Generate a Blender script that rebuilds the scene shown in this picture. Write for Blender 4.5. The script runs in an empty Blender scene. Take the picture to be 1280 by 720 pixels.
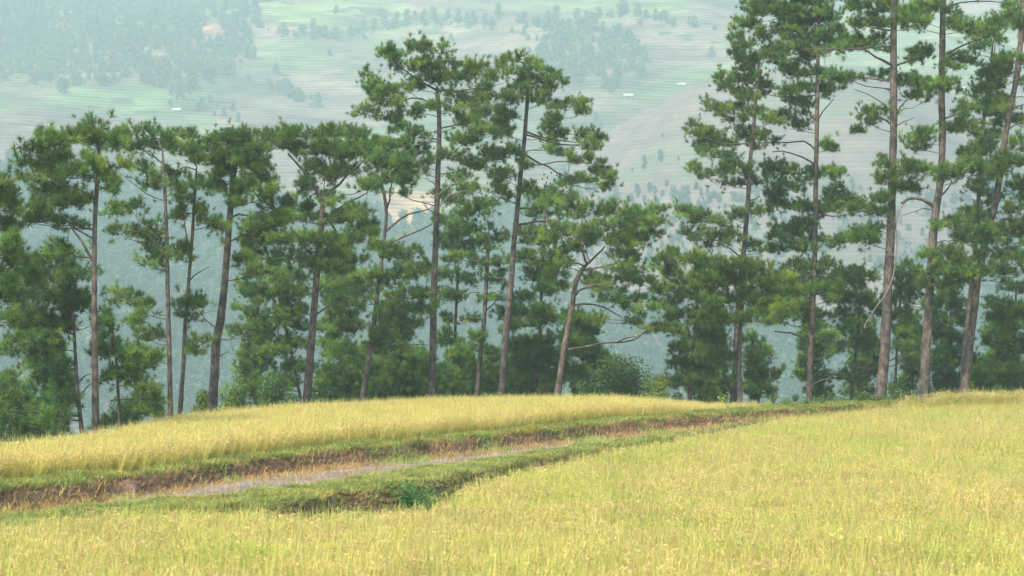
import bpy, math, random
import numpy as np
from math import radians as R
random.seed(7); RNG = np.random.default_rng(7)
S = bpy.context.scene
COL = S.collection
F = 2389.0; HZ = 400.0              # focal length and horizon row used to turn measurements into metres
def P(px, py, Y): return np.array([(px-640)*Y/F, Y, (HZ-py)*Y/F])

# ------------------------------------------------------------------ materials
def mat(name):
    m = bpy.data.materials.new(name); m.use_nodes = True
    nt = m.node_tree; nt.nodes.clear()
    return m, nt
def N(nt, t, **kw):
    n = nt.nodes.new(t)
    for k, v in kw.items(): setattr(n, k, v)
    return n
def ramp(nt, fac, stops):
    r = N(nt, 'ShaderNodeValToRGB'); e = r.color_ramp.elements
    while len(e) < len(stops): e.new(0.5)
    for i, (p, c) in enumerate(stops):
        e[i].position = p; e[i].color = (*c, 1)
    nt.links.new(fac, r.inputs[0]); return r.outputs[0]
def noise(nt, scale, detail=4, vec=None, rough=.55, obj=False):
    n = N(nt, 'ShaderNodeTexNoise'); n.inputs['Scale'].default_value = scale
    n.inputs['Detail'].default_value = detail; n.inputs['Roughness'].default_value = rough
    if vec is None:
        vec = N(nt, 'ShaderNodeNewGeometry').outputs['Position']
    nt.links.new(vec, n.inputs['Vector']); return n.outputs['Fac']
def mixc(nt, fac, a, b, mode='MIX'):
    m = N(nt, 'ShaderNodeMix'); m.data_type = 'RGBA'; m.blend_type = mode
    for s, v in ((0, fac), (6, a), (7, b)):
        if hasattr(v, 'links') or hasattr(v, 'is_output'): nt.links.new(v, m.inputs[s])
        elif s == 0: m.inputs[0].default_value = v
        else: m.inputs[s].default_value = (*v, 1)
    return m.outputs[2]
def attr(nt, name):
    a = N(nt, 'ShaderNodeAttribute'); a.attribute_name = name; return a.outputs['Color']
def finish(nt, col, rough=.8, trans=0, spec=.2, bump=None, bstr=.3, bdist=.02):
    o = N(nt, 'ShaderNodeOutputMaterial'); b = N(nt, 'ShaderNodeBsdfPrincipled')
    b.inputs['Roughness'].default_value = rough
    b.inputs['Specular IOR Level'].default_value = spec
    if hasattr(col, 'links'): nt.links.new(col, b.inputs['Base Color'])
    else: b.inputs['Base Color'].default_value = (*col, 1)
    if bump is not None:
        bn = N(nt, 'ShaderNodeBump'); bn.inputs['Strength'].default_value = bstr; bn.inputs['Distance'].default_value = bdist
        nt.links.new(bump, bn.inputs['Height']); nt.links.new(bn.outputs[0], b.inputs['Normal'])
    out = b.outputs[0]
    if trans > 0:
        t = N(nt, 'ShaderNodeBsdfTranslucent'); mx = N(nt, 'ShaderNodeMixShader'); mx.inputs[0].default_value = trans
        if hasattr(col, 'links'): nt.links.new(col, t.inputs[0])
        else: t.inputs[0].default_value = (*col, 1)
        nt.links.new(out, mx.inputs[1]); nt.links.new(t.outputs[0], mx.inputs[2]); out = mx.outputs[0]
    nt.links.new(out, o.inputs[0])

# leaf-type materials: base colour from the 'tint' attribute, broken up by a world-space noise
def leafmat(name, trans=.35, nscale=.5, lo=.75, hi=1.25, rough=.6, warm=None):
    m, nt = mat(name)
    c = attr(nt, 'tint')
    g = ramp(nt, noise(nt, nscale, 3), [(.3, (lo,)*3), (.7, (hi,)*3)])
    c = mixc(nt, 1.0, c, g, 'MULTIPLY')
    if warm:
        f = ramp(nt, noise(nt, warm[0], 3), [(warm[2], (0, 0, 0)), (warm[3], (1, 1, 1))])
        sep = N(nt, 'ShaderNodeSeparateColor'); nt.links.new(f, sep.inputs[0])
        c2 = mixc(nt, 1.0, c, warm[1], 'MULTIPLY')
        c = mixc(nt, sep.outputs[0], c, c2)
    finish(nt, c, rough, trans, .12)
    return m
M_needle = leafmat('pine_needles', .45, .9, .8, 1.25, .5)
M_leaf = leafmat('broad_leaves', .35, 1.5, .8, 1.25, .5)
M_rice = leafmat('ripe_rice', .42, .55, .86, 1.12, .6, warm=(.33, (.85, 1.0, .72), .50, .66))
M_ricefar = leafmat('ripe_rice_upper', .42, .6, .98, 1.18, .6)
M_grass = leafmat('bund_grass', .35, 1.3, .65, 1.3, .6, warm=(.9, (1.35, 1.05, .8), .5, .7))
M_straw = leafmat('straw_stubble', .25, 1.2, .6, 1.3, .8, warm=(.35, (.7, 1.25, .7), .52, .62))
M_far = leafmat('distant_leaves', .2, .012, .7, 1.35, .8)

M_bark, nt = mat('pine_bark')
tc = N(nt, 'ShaderNodeNewGeometry').outputs['Position']
mp = N(nt, 'ShaderNodeMapping'); mp.inputs['Scale'].default_value = (1, 1, .28); nt.links.new(tc, mp.inputs[0])
nf = noise(nt, 14, 5, mp.outputs[0], .65); nl = noise(nt, .8, 3)
c = ramp(nt, nf, [(.3, (.045, .035, .032)), (.5, (.105, .088, .080)), (.72, (.19, .168, .155))])
c = mixc(nt, 1.0, c, ramp(nt, nl, [(.3, (.6, .68, .66)), (.7, (1.35, 1.15, 1.05))]), 'MULTIPLY')
c = mixc(nt, 1.0, c, ramp(nt, noise(nt, 3.2, 4), [(.35, (.65, .65, .65)), (.65, (1.3, 1.3, 1.28))]), 'MULTIPLY')
finish(nt, c, .9, 0, .1, nf, .8, .03)
M_dead, nt = mat('dead_wood')
nf = noise(nt, 20, 4); finish(nt, ramp(nt, nf, [(.3, (.13, .105, .09)), (.7, (.27, .225, .19))]), .9)
M_cone, nt = mat('cone_scales'); finish(nt, (.045, .03, .02), .9)

# near ground: soil colour by material attribute 'tint'
M_ground, nt = mat('terrace_soil')
c = attr(nt, 'tint')
n1 = noise(nt, 3.0, 6, None, .7); n2 = noise(nt, .5, 3)
c = mixc(nt, 1.0, c, ramp(nt, n1, [(.3, (.6, .6, .6)), (.7, (1.4, 1.35, 1.3))]), 'MULTIPLY')
c = mixc(nt, 1.0, c, ramp(nt, n2, [(.35, (.85, .9, .8)), (.65, (1.15, 1.05, 1.1))]), 'MULTIPLY')
finish(nt, c, .9, 0, .2, n1, .9, .08)
M_water, nt = mat('paddy_water')
w = noise(nt, 5, 2)
finish(nt, ramp(nt, noise(nt, .8, 3), [(.35, (.26, .22, .20)), (.65, (.38, .34, .33))]), .08, 0, .9, w, .08, .006)
M_mud, nt = mat('wet_clod_mud')
w = noise(nt, 9, 5)
finish(nt, ramp(nt, w, [(.3, (.06, .038, .028)), (.7, (.20, .125, .085))]), .85, 0, .2, w, 1, .05)
# hillside
M_hill, nt = mat('terraced_hillside')
c = attr(nt, 'tint')
mp = N(nt, 'ShaderNodeMapping'); mp.inputs['Scale'].default_value = (1, 1, 2.5)
nt.links.new(N(nt, 'ShaderNodeNewGeometry').outputs['Position'], mp.inputs[0])
c = mixc(nt, 1.0, c, ramp(nt, noise(nt, .09, 6, mp.outputs[0], .65), [(.3, (.7, .78, .72)), (.7, (1.3, 1.22, 1.25))]), 'MULTIPLY')
finish(nt, c, .95, 0, .1)
M_roof, nt = mat('pale_roofing'); finish(nt, ramp(nt, noise(nt, 2, 3), [(.3, (.30, .31, .31)), (.7, (.40, .40, .40))]), .6)
M_hutwall, nt = mat('hut_timber'); finish(nt, ramp(nt, noise(nt, 2, 3), [(.3, (.12, .08, .06)), (.7, (.25, .18, .14))]), .9)
M_door, nt = mat('hut_door'); finish(nt, (.05, .035, .03), .9)
M_petal, nt = mat('white_petals'); finish(nt, (.8, .8, .76), .7)

# ------------------------------------------------------------------ helpers
def link(o, parent=None):
    COL.objects.link(o)
    if parent: o.parent = parent
    return o
def meshobj(name, V, Fc, m, parent=None, tint=None, smooth=False, midx=None, lnk=True):
    """V (n,3); Fc (k,3) or (k,4) array or list of polygons"""
    me = bpy.data.meshes.new(name)
    V = np.asarray(V, dtype=np.float32)
    if isinstance(Fc, np.ndarray):
        k, w = Fc.shape
        me.vertices.add(len(V)); me.vertices.foreach_set('co', V.ravel())
        me.loops.add(k*w); me.loops.foreach_set('vertex_index', Fc.astype(np.int32).ravel())
        me.polygons.add(k); me.polygons.foreach_set('loop_start', np.arange(0, k*w, w, dtype=np.int32))
        me.update(calc_edges=True)
    else:
        me.from_pydata([tuple(map(float, v)) for v in V], [], Fc)
    for mm in (m if isinstance(m, (list, tuple)) else [m]): me.materials.append(mm)
    if midx is not None: me.polygons.foreach_set('material_index', np.asarray(midx, dtype=np.int32))
    if smooth: me.polygons.foreach_set('use_smooth', np.ones(len(me.polygons), dtype=bool))
    if tint is not None:
        a = me.color_attributes.new('tint', 'FLOAT_COLOR', 'POINT')
        t = np.ones((len(V), 4), dtype=np.float32); t[:, :3] = tint
        a.data.foreach_set('color', t.ravel())
    me.update()
    o = bpy.data.objects.new(name, me)
    if lnk: link(o, parent)
    return o
def tag(o, label=None, cat=None, group=None, kind=None):
    if label: o['label'] = label
    if cat: o['category'] = cat
    if group: o['group'] = group
    if kind: o['kind'] = kind
    return o
def empty(name, loc):
    o = bpy.data.objects.new(name, None); o.location = loc; o.empty_display_size = .3
    return link(o)
def rel(V, loc): return np.asarray(V) - np.asarray(loc)
def interp_path(pts, n):
    pts = np.asarray(pts, float)
    d = np.r_[0, np.cumsum(np.linalg.norm(np.diff(pts, axis=0), axis=1))]
    t = np.linspace(0, d[-1], n)
    # Catmull-like smoothing through cubic hermite
    m = np.gradient(pts, d, axis=0)
    idx = np.clip(np.searchsorted(d, t, side='right')-1, 0, len(d)-2)
    h = (d[idx+1]-d[idx])[:, None]; s = ((t-d[idx])[:, None])/h
    h00 = 2*s**3-3*s**2+1; h10 = s**3-2*s**2+s; h01 = -2*s**3+3*s**2; h11 = s**3-s**2
    return h00*pts[idx]+h10*h*m[idx]+h01*pts[idx+1]+h11*h*m[idx+1]
def tube(path, rad, sides=6, rough=0.0, tip=True):
    path = np.asarray(path, float); n = len(path)
    rad = np.broadcast_to(np.asarray(rad, float), (n,))
    T = np.gradient(path, axis=0); T /= np.linalg.norm(T, axis=1)[:, None]+1e-9
    up = np.array([0, 0, 1.]) if abs(T[0][2]) < .9 else np.array([0, 1., 0])
    V = []
    for i in range(n):
        a = np.cross(T[i], up); a /= np.linalg.norm(a)+1e-9; b = np.cross(T[i], a)
        an = np.linspace(0, 2*np.pi, sides, endpoint=False)
        rr = rad[i]*(1+rough*RNG.normal(size=sides))
        V.append(path[i]+np.outer(np.cos(an)*rr, a)+np.outer(np.sin(an)*rr, b))
    V = np.concatenate(V)
    Q = []
    for i in range(n-1):
        for k in range(sides):
            k2 = (k+1) % sides
            Q.append((i*sides+k, i*sides+k2, (i+1)*sides+k2, (i+1)*sides+k))
    return V, np.array(Q)
def merge(parts):
    Vs, Fs, off = [], [], 0
    for v, f in parts:
        Vs.append(v); Fs.append(f+off); off += len(v)
    return np.concatenate(Vs), np.concatenate(Fs)

# ------------------------------------------------------------------ terrain
def lineY(tab):
    xs = np.array([t[0] for t in tab]); ys = np.array([t[1] for t in tab])
    def f(x):
        x = np.asarray(x, float)
        y = np.interp(x, xs, ys)
        s0 = 1.7; y = np.where(x < xs[0], ys[0]+(x-xs[0])*s0, y)
        return np.where(x > xs[-1], ys[-1]+(x-xs[-1])*.35, y)
    return f
def fromimg(tab, z):
    out = []
    for px, py in tab:
        D = -z*F/(py-HZ); out.append(((px-640)*D/F, D))
    return out
A_front = lineY(fromimg([(0, 612), (100, 603), (200, 592), (300, 578), (400, 566), (540, 553), (640, 543), (760, 530), (870, 521), (960, 515), (1060, 509), (1130, 505.5)], -3.75))
A_wid = lambda x: 2.3+.25*np.sin(x*.9)
A_back = lambda x: A_front(x)+A_wid(x)+.15*np.sin(x*2.3)
C_back = lineY(fromimg([(0, 648), (100, 634), (235, 624), (336, 613), (430, 602), (467, 594), (601, 577), (736, 556), (803, 548), (860, 541)], -3.98))
_cf = lineY(fromimg([(0, 672), (100, 650), (269, 641), (380, 634), (417, 621), (484, 616), (585, 599), (669, 580), (719, 572), (800, 557), (860, 547)], -3.98))
C_front = lambda x: _cf(x)+np.clip(.45*(C_back(x)-_cf(x)), 0, 1.5)
RD = lineY([(-14, 29), (-10.2, 34.2), (-8.3, 37.2), (-6.4, 38.4), (-5.3, 38.2), (-4.5, 36.4), (-3.9, 36.2), (-3.4, 37.6), (-2.4, 38.0), (-1.7, 38.4), (-1.34, 40.6), (-.94, 43.4), (-.1, 46.6), (.92, 49.2), (2.17, 53.7), (4.68, 58.9), (7.1, 65.2), (11.3, 74.5), (17.1, 83.2), (23, 87), (30, 90)])
EDGE = np.array([(-34, -60), (-26, 0), (-19, 25), (-16, 40), (-14.2, 46), (-13.3, 49), (-12.0, 54), (-11.4, 62), (-10.6, 67), (-7.9, 72.3), (-3.3, 78.2), (2, 79.5), (8, 81.5), (12, 86), (17, 89.5), (23, 91), (32, 94), (60, 100), (120, 96), (260, 60), (500, -60)])
def edge_dist(x, y):
    """distance beyond the rim of the terraced spur (positive = outside)"""
    x = np.asarray(x, float); y = np.asarray(y, float)
    best = np.full(x.shape, 1e9); inside = np.zeros(x.shape, bool)
    E = EDGE
    for i in range(len(E)-1):
        a, b = E[i], E[i+1]; d = b-a
        t = np.clip(((x-a[0])*d[0]+(y-a[1])*d[1])/(d@d), 0, 1)
        best = np.minimum(best, np.hypot(x-a[0]-t*d[0], y-a[1]-t*d[1]))
    poly = np.vstack([E, [(500, -400), (-34, -400)]])
    j = len(poly)-1
    for i in range(len(poly)):
        xi, yi = poly[i]; xj, yj = poly[j]
        c = ((yi > y) != (yj > y)) & (x < (xj-xi)*(y-yi)/((yj-yi) if yj != yi else 1e-9)+xi)
        inside ^= c; j = i
    return np.where(inside, -best, best)
def sstep(a, b, t):
    t = np.clip((t-a)/(b-a), 0, 1); return t*t*(3-2*t)
def wob(x, y, s=1):
    return (np.sin(x*1.3*s+y*.7*s)+np.sin(-x*.8*s+y*1.9*s+1.3)+np.sin(x*2.9*s+.4)*.6+np.sin(y*3.3*s+x*1.1*s+2)*.5)/3
ZA, ZBA, ZB, ZBC, ZD = -3.85, -3.75, -4.17, -3.98, -4.55
def ground_z(x, y, split=False):
    x = np.asarray(x, float); y = np.asarray(y, float)
    w = wob(x, y, 2.2)*.12
    af, ab, cb, cf = A_front(x)+w, A_back(x)+w, C_back(x)+w, C_front(x)+w
    t = sstep(5.5, 9.5, x); cb = cb*(1-t)+(af-1.2)*t; cf = cf*(1-t)+(af-1.5)*t
    af = np.maximum(af, cb+.8)
    z = np.full(x.shape, ZD)
    z = z+(ZBC-ZD)*sstep(-.8, .05, y-cf)                # bank up to the lower bund
    z = z+(ZB-ZBC)*sstep(0, .55, y-cb)                   # down into the wet strip
    z = z+(ZBA-ZB)*sstep(-.85, .05, y-af)
    z = z+(ZA-ZBA)*sstep(0, .3, y-ab)
    zone = np.zeros(x.shape, int)                        # 0 paddy D,1 bank,2 bund C,3 channel,4 bank,5 bund A,6 paddy A
    zone[y > cf-.8] = 1; zone[y > cf] = 2; zone[y > cb+.3] = 3; zone[y > af-.85] = 4; zone[y > af] = 5; zone[y > ab+.1] = 6
    z = z+wob(x*3, y*3, 1.1)*.025
    ed = edge_dist(x, y)
    rim = np.clip(ed, 0, None)
    drop = .32*np.minimum(rim, 7)+.85*np.clip(rim-7, 0, None)
    z0 = z-drop+wob(x, y, .25)*np.clip(rim*.06, 0, 1.2)
    zf = -150+np.minimum(rim, 700)*.0
    z0 = np.maximum(z0, zf)
    zone[ed > .2] = 7
    return (z0, zone) if split else z0
def gz(x, y): return float(ground_z(np.array([x]), np.array([y]))[0])

def axis(parts):
    out = []
    for a, b, s in parts: out.append(np.arange(a, b, s))
    return np.concatenate(out)
gx = axis([(-1500, -200, 50), (-200, -40, 8), (-40, -16, .8), (-16, 30, .16), (30, 60, 1), (60, 200, 8), (200, 1551, 50)])
gy = axis([(-400, -40, 20), (-40, 20, 2), (20, 96, .2), (96, 130, 1), (130, 240, 5), (240, 700, 23)])
GX, GY = np.meshgrid(gx, gy)
GZ, ZONE = ground_z(GX.ravel(), GY.ravel(), True)
cols = np.array([(.20, .16, .06), (.075, .048, .034), (.16, .17, .06), (.15, .10, .07), (.085, .055, .034), (.15, .17, .06), (.22, .18, .06), (.045, .055, .03)])
tint = cols[ZONE]
nx, ny = len(gx), len(gy)
I = (np.arange(ny-1)[:, None]*nx+np.arange(nx-1)[None, :]).ravel()
Q = np.stack([I, I+1, I+nx+1, I+nx], 1)
ground = meshobj('ground', np.stack([GX.ravel(), GY.ravel(), GZ], 1), Q, M_ground, tint=tint, smooth=True)
tag(ground, kind='structure')

# water sheets lying in the wet strip and in the low corner of the near paddy
def sheet(name, f0, f1, x0, x1, z, label):
    xs = np.arange(x0, x1, .4); V = []; 
    for i, x in enumerate(xs):
        V += [(x, float(f0(x)), z), (x, float(f1(x)), z)]
    n = len(xs); q = np.array([(2*i, 2*i+2, 2*i+3, 2*i+1) for i in range(n-1)])
    o = meshobj(name, V, q, M_water); tag(o, label, kind='structure'); return o
sheet('water', lambda x: C_back(x)+.25, lambda x: np.maximum(A_front(x)-.3, C_back(x)+.5), -9.3, 12, ZB+.022, 'shallow muddy water along the strip between the two grassy bunds')
sheet('water', lambda x: RD(x)-1.2, lambda x: C_front(x)-.5, -6.0, 2.5, ZD+.01, 'shallow water at the edge of the near paddy')

# ------------------------------------------------------------------ instanced plant cover
class Blades:
    """collects narrow tapering blades as quads/tris"""
    def __init__(s): s.V = []; s.F = []; s.T = []
    def blade(s, p, az, lean, L, w, droop, col, seg=3, wtip=.25):
        base = len(s.V); d = np.array([math.cos(az), math.sin(az), 0]); sd = np.array([-d[1], d[0], 0])
        tw = random.uniform(-.8, .8); sd = sd*math.cos(tw)+d*math.sin(tw)
        for i in range(seg+1):
            t = i/seg
            q = p+d*(lean*t+droop*t*t)*L+np.array([0, 0, 1])*L*(t*(1-.5*lean)-.55*droop*t**2.6)
            ww = w*(1-(1-wtip)*t**1.5)/2
            s.V += [q-sd*ww, q+sd*ww]; s.T += [col, col]
        for i in range(seg):
            a = base+2*i; s.F.append((a, a+1, a+3, a+2))
        return q
    def quad(s, c, a, b, col):
        n = len(s.V); s.V += [c-a-b, c+a-b, c+a+b, c-a+b]; s.T += [col]*4; s.F.append((n, n+1, n+2, n+3))
    def obj(s, name, m): return meshobj(name, np.array(s.V), np.array(s.F), m, tint=np.array(s.T), lnk=False)
def jit(c, a=.15):
    k = 1+random.uniform(-a, a); return tuple(max(0, v*k*(1+random.uniform(-a, a)*.4)) for v in c)
def rice_clump(name, m, H=.85, green=.3, nl=30, npn=12):
    b = Blades()
    for i in range(nl):
        az = random.uniform(0, 6.28); r = random.uniform(0, .06)
        p = np.array([math.cos(az)*r, math.sin(az)*r, 0])
        c = (.37, .43, .11) if random.random() < green else random.choice([(.60, .53, .16), (.66, .58, .19), (.54, .495, .14)])
        b.blade(p, az+random.uniform(-.6, .6), random.uniform(.02, .24), H*random.uniform(.6, 1.22), random.uniform(.009, .015), random.uniform(0, .38), jit(c, .2), 3)
    for i in range(npn):
        az = random.uniform(0, 6.28); r = random.uniform(0, .05)
        p = np.array([math.cos(az)*r, math.sin(az)*r, 0]); L = H*random.uniform(.5, .93); az2 = az+random.uniform(-.5, .5)
        lean = random.uniform(.05, .3)
        q = b.blade(p, az2, lean, L, .006, .05, jit((.56, .50, .15)), 2, 1)
        d = np.array([math.cos(az2), math.sin(az2), 0]); col = jit(random.choice([(.68, .53, .21), (.66, .54, .19), (.72, .55, .28), (.56, .36, .19)]), .12)
        dr = random.uniform(.5, 1.3)
        for k in range(11):                      # drooping grain head
            t = k/11
            c = q+d*.17*math.sin(t*dr+.2)*1.0*t**.8+np.array([0, 0, 1])*(.10*t-.16*dr*t*t)
            o = RNG.normal(size=3)*.012
            a = RNG.normal(size=3); a /= np.linalg.norm(a); e = np.cross(a, RNG.normal(size=3)); e /= np.linalg.norm(e)
            b.quad(c+o, a*.013, e*.006, jit(col, .12))
    return b.obj(name, m)
def grass_clump(name, m, H=.22, n=26, cols=((.16, .24, .045), (.22, .30, .06), (.30, .30, .09)), spread=.12):
    b = Blades()
    for i in range(n):
        az = random.uniform(0, 6.28); r = random.uniform(0, spread)
        p = np.array([math.cos(az)*r, math.sin(az)*r, 0])
        b.blade(p, random.uniform(0, 6.28), random.uniform(.1, .6), H*random.uniform(.5, 1.1), random.uniform(.010, .018), random.uniform(.1, .8), jit(random.choice(cols), .25), 3)
    return b.obj(name, m)
def stubble_clump(name, m):
    b = Blades()
    for i in range(16):
        az = random.uniform(0, 6.28); r = random.uniform(0, .05)
        p = np.array([math.cos(az)*r, math.sin(az)*r, -.02])
        b.blade(p, az, random.uniform(.0, .5), random.uniform(.10, .24), .012, random.uniform(0, .6), jit(random.choice([(.42, .25, .10), (.50, .36, .15), (.34, .19, .09), (.34, .32, .11)]), .2), 2, .6)
    return b.obj(name, m)
def scatter(name, pts, scl, variants, label, rot=None, tiltamt=.08, kind='stuff', cat=None):
    coll = bpy.data.collections.new(name+'_kinds')
    for v in variants: coll.objects.link(v)
    n = len(pts)
    me = bpy.data.meshes.new(name); me.vertices.add(n)
    me.vertices.foreach_set('co', np.asarray(pts, np.float32).ravel())
    a = me.attributes.new('rot', 'FLOAT_VECTOR', 'POINT')
    r = np.stack([RNG.normal(size=n)*tiltamt, RNG.normal(size=n)*tiltamt, RNG.uniform(0, 6.28, n)], 1).astype(np.float32)
    a.data.foreach_set('vector', r.ravel())
    a = me.attributes.new('scl', 'FLOAT', 'POINT'); a.data.foreach_set('value', np.asarray(scl, np.float32))
    a = me.attributes.new('pick', 'INT', 'POINT'); a.data.foreach_set('value', RNG.integers(0, len(variants), n).astype(np.int32))
    for v in variants[:1]:
        for mm in v.data.materials: me.materials.append(mm)
    o = bpy.data.objects.new(name, me); link(o)
    g = bpy.data.node_groups.new(name+'_cover', 'GeometryNodeTree')
    g.interface.new_socket('Geometry', in_out='INPUT', socket_type='NodeSocketGeometry')
    g.interface.new_socket('Geometry', in_out='OUTPUT', socket_type='NodeSocketGeometry')
    gi = g.nodes.new('NodeGroupInput'); go = g.nodes.new('NodeGroupOutput')
    ci = g.nodes.new('GeometryNodeCollectionInfo'); ci.inputs['Collection'].default_value = coll
    ci.inputs['Separate Children'].default_value = True; ci.inputs['Reset Children'].default_value = True
    ip = g.nodes.new('GeometryNodeInstanceOnPoints'); ip.inputs['Pick Instance'].default_value = True
    def na(nm, t):
        k = g.nodes.new('GeometryNodeInputNamedAttribute'); k.data_type = t; k.inputs['Name'].default_value = nm
        return next(s for s in k.outputs if s.enabled and s.name == 'Attribute')
    er = g.nodes.new('FunctionNodeEulerToRotation')
    L = g.links.new
    L(gi.outputs[0], ip.inputs['Points']); L(ci.outputs[0], ip.inputs['Instance'])
    L(na('pick', 'INT'), ip.inputs['Instance Index']); L(na('rot', 'FLOAT_VECTOR'), er.inputs[0]); L(er.outputs[0], ip.inputs['Rotation'])
    L(na('scl', 'FLOAT'), ip.inputs['Scale']); L(ip.outputs[0], go.inputs[0])
    md = o.modifiers.new('cover', 'NODES'); md.node_group = g
    tag(o, label, cat, kind=kind); return o
def jgrid(x0, x1, y0, y1, s, j=.35):
    X, Y = np.meshgrid(np.arange(x0, x1, s), np.arange(y0, y1, s))
    X = X.ravel(); Y = Y.ravel()
    return X+RNG.uniform(-j, j, len(X))*s, Y+RNG.uniform(-j, j, len(X))*s
def in_view(x, y, m=4.0): return np.abs(x) < .27*y+m

# near paddy
x, y = jgrid(-22, 34, 19, 92, .235)
ok = in_view(x, y) & (y < np.minimum(RD(x), np.where(x > 9, A_front(x)-.5, 1e9))+wob(x, y, .9)*.35) & (edge_dist(x, y) < -1.0)
x, y = x[ok], y[ok]; z = ground_z(x, y)
front = y < 33
hvar = 1.09+.10*wob(x, y, .45)+.08*wob(x, y, 1.7)+RNG.normal(size=len(x))*.085
fr = RNG.random(len(x)) < 1-sstep(30, 36, y)
scatter('rice_plants', np.stack([x, y, z-.02], 1)[~fr], hvar[~fr], [rice_clump('rice_clump', M_rice, .86, .29) for _ in range(7)],
        'tall ripe yellow-green rice filling the near paddy')
scatter('rice_plants', np.stack([x, y, z-.02], 1)[fr], hvar[fr]*1.04, [rice_clump('rice_clump', M_rice, .86, .30, 42, 10) for _ in range(7)],
        'bright upright rice stalks along the bottom of the picture')
# upper paddy
x, y = jgrid(-16, 12, 40, 84, .225)
ok = in_view(x, y) & (y > A_back(x)+.25) & (edge_dist(x, y) < -.25) & (RNG.random(len(x)) > sstep(6.0, 12, x+.5*wob(x, y)))
x, y = x[ok], y[ok]; z = ground_z(x, y)
scatter('rice_plants', np.stack([x, y, z-.02], 1), (1+.04*wob(x, y, .5)+RNG.normal(size=len(x))*.06)*(1-.5*sstep(3.5, 9.5, x)), [rice_clump('rice_clump', M_ricefar, .84, .32) for _ in range(6)],
        'golden ripe rice on the upper paddy between the long bund and the pines')
# grass on the bunds
GAPS = [(155, 597, .7), (530, 549, .6), (805, 521, .9), (400, 621, .65)]
gap_pts = [( (px-640)*(3.85*F/(py-HZ))/F, 3.85*F/(py-HZ), r) for px, py, r in GAPS]
def not_gap(x, y):
    k = np.ones(len(x), bool)
    for a, b, r in gap_pts: k &= np.hypot(x-a, (y-b)*.5) > r*.62
    return k
x, y = jgrid(-17, 34, 26, 95, .12)
e = edge_dist(x, y)
ok = in_view(x, y, 3) & (y > A_front(x)-.05+.25*wob(x, y, 2.5)) & (y < A_back(x)+.35) & (e < 1.0) & not_gap(x, y) & (x < 17)
ok2 = in_view(x, y, 3) & (x > 8.6) & (e < 1.2) & (e > -3.2) & (y > A_front(x)-.2)
k = (ok | ok2) & (RNG.random(len(x)) < .55+.5*(wob(x, y, 2.7) > -.25))
xa, ya = x[k], y[k]
scatter('grass', np.stack([xa, ya, ground_z(xa, ya)], 1), .8+.35*np.clip(wob(xa, ya, 1.4), -1, 1)+RNG.uniform(0, .3, len(xa)), [grass_clump('grass_tuft', M_grass) for _ in range(6)],
        'short green grass covering the long upper bund')
ok = in_view(x, y, 3) & (y > C_front(x)-.75+.4*wob(x, y, 2.1)) & (y < C_back(x)+.05) & (x < 8) & not_gap(x, y)
xa, ya = x[ok], y[ok]
scatter('grass', np.stack([xa, ya, ground_z(xa, ya)], 1), .75+.35*np.clip(wob(xa, ya, 1.4), -1, 1)+RNG.uniform(0, .3, len(xa)), [grass_clump('grass_tuft', M_grass, .18, 26, ((.18, .25, .05), (.26, .33, .07), (.36, .33, .12))) for _ in range(6)],
        'pale green grass on the lower bund beside the near rice')
# straw and stubble in the wet strip and on the banks
x, y = jgrid(-14, 16, 33, 90, .15, .22)
ok = in_view(x, y, 2) & (y > C_back(x)+.5) & (y < A_front(x)+.1)
pr = RNG.random(len(x)); far_bank = y > A_front(x)-1.5
band = (y > A_front(x)-2.5)
row = (np.sin(y*9+x*2) > .2)
ok &= (far_bank & (pr < 1.)) | (~far_bank & band & (pr < .42)) | (~band & row & (pr < .16))
xa, ya = x[ok], y[ok]
scatter('stubble', np.stack([xa, ya, ground_z(xa, ya)-.01], 1), RNG.uniform(.6, 1.3, len(xa)), [stubble_clump('stubble_tuft', M_straw) for _ in range(6)],
        'cut brown rice stubble and straw in the wet strip below the upper bund', tiltamt=.2)
x, y = jgrid(-10, 6, 33, 62, .19, .3)
ok = in_view(x, y, 2) & (y > RD(x)+.1) & (y < C_front(x)-.1) & (RNG.random(len(x)) < .8)
xa, ya = x[ok], y[ok]
scatter('stubble', np.stack([xa, ya, ground_z(xa, ya)-.01], 1), RNG.uniform(.6, 1.2, len(xa)), [stubble_clump('stubble_tuft', M_straw) for _ in range(4)],
        'sparse straw stubble between the lower bund and the near rice', tiltamt=.2)
# undergrowth on the slope under the pines
x, y = jgrid(-30, 44, 44, 112, .33)
e = edge_dist(x, y)
ok = in_view(x, y, 6) & (e > .6) & (e < 16) & (RNG.random(len(x)) < .6)
xa, ya = x[ok], y[ok]
scatter('undergrowth', np.stack([xa, ya, ground_z(xa, ya)], 1), RNG.uniform(.8, 1.6, len(xa)),
        [grass_clump('undergrowth_tuft', M_grass, .35, 20, ((.05, .09, .03), (.07, .12, .035), (.10, .11, .05)), .2) for _ in range(4)],
        'dark low undergrowth on the slope beneath the pines')

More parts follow.
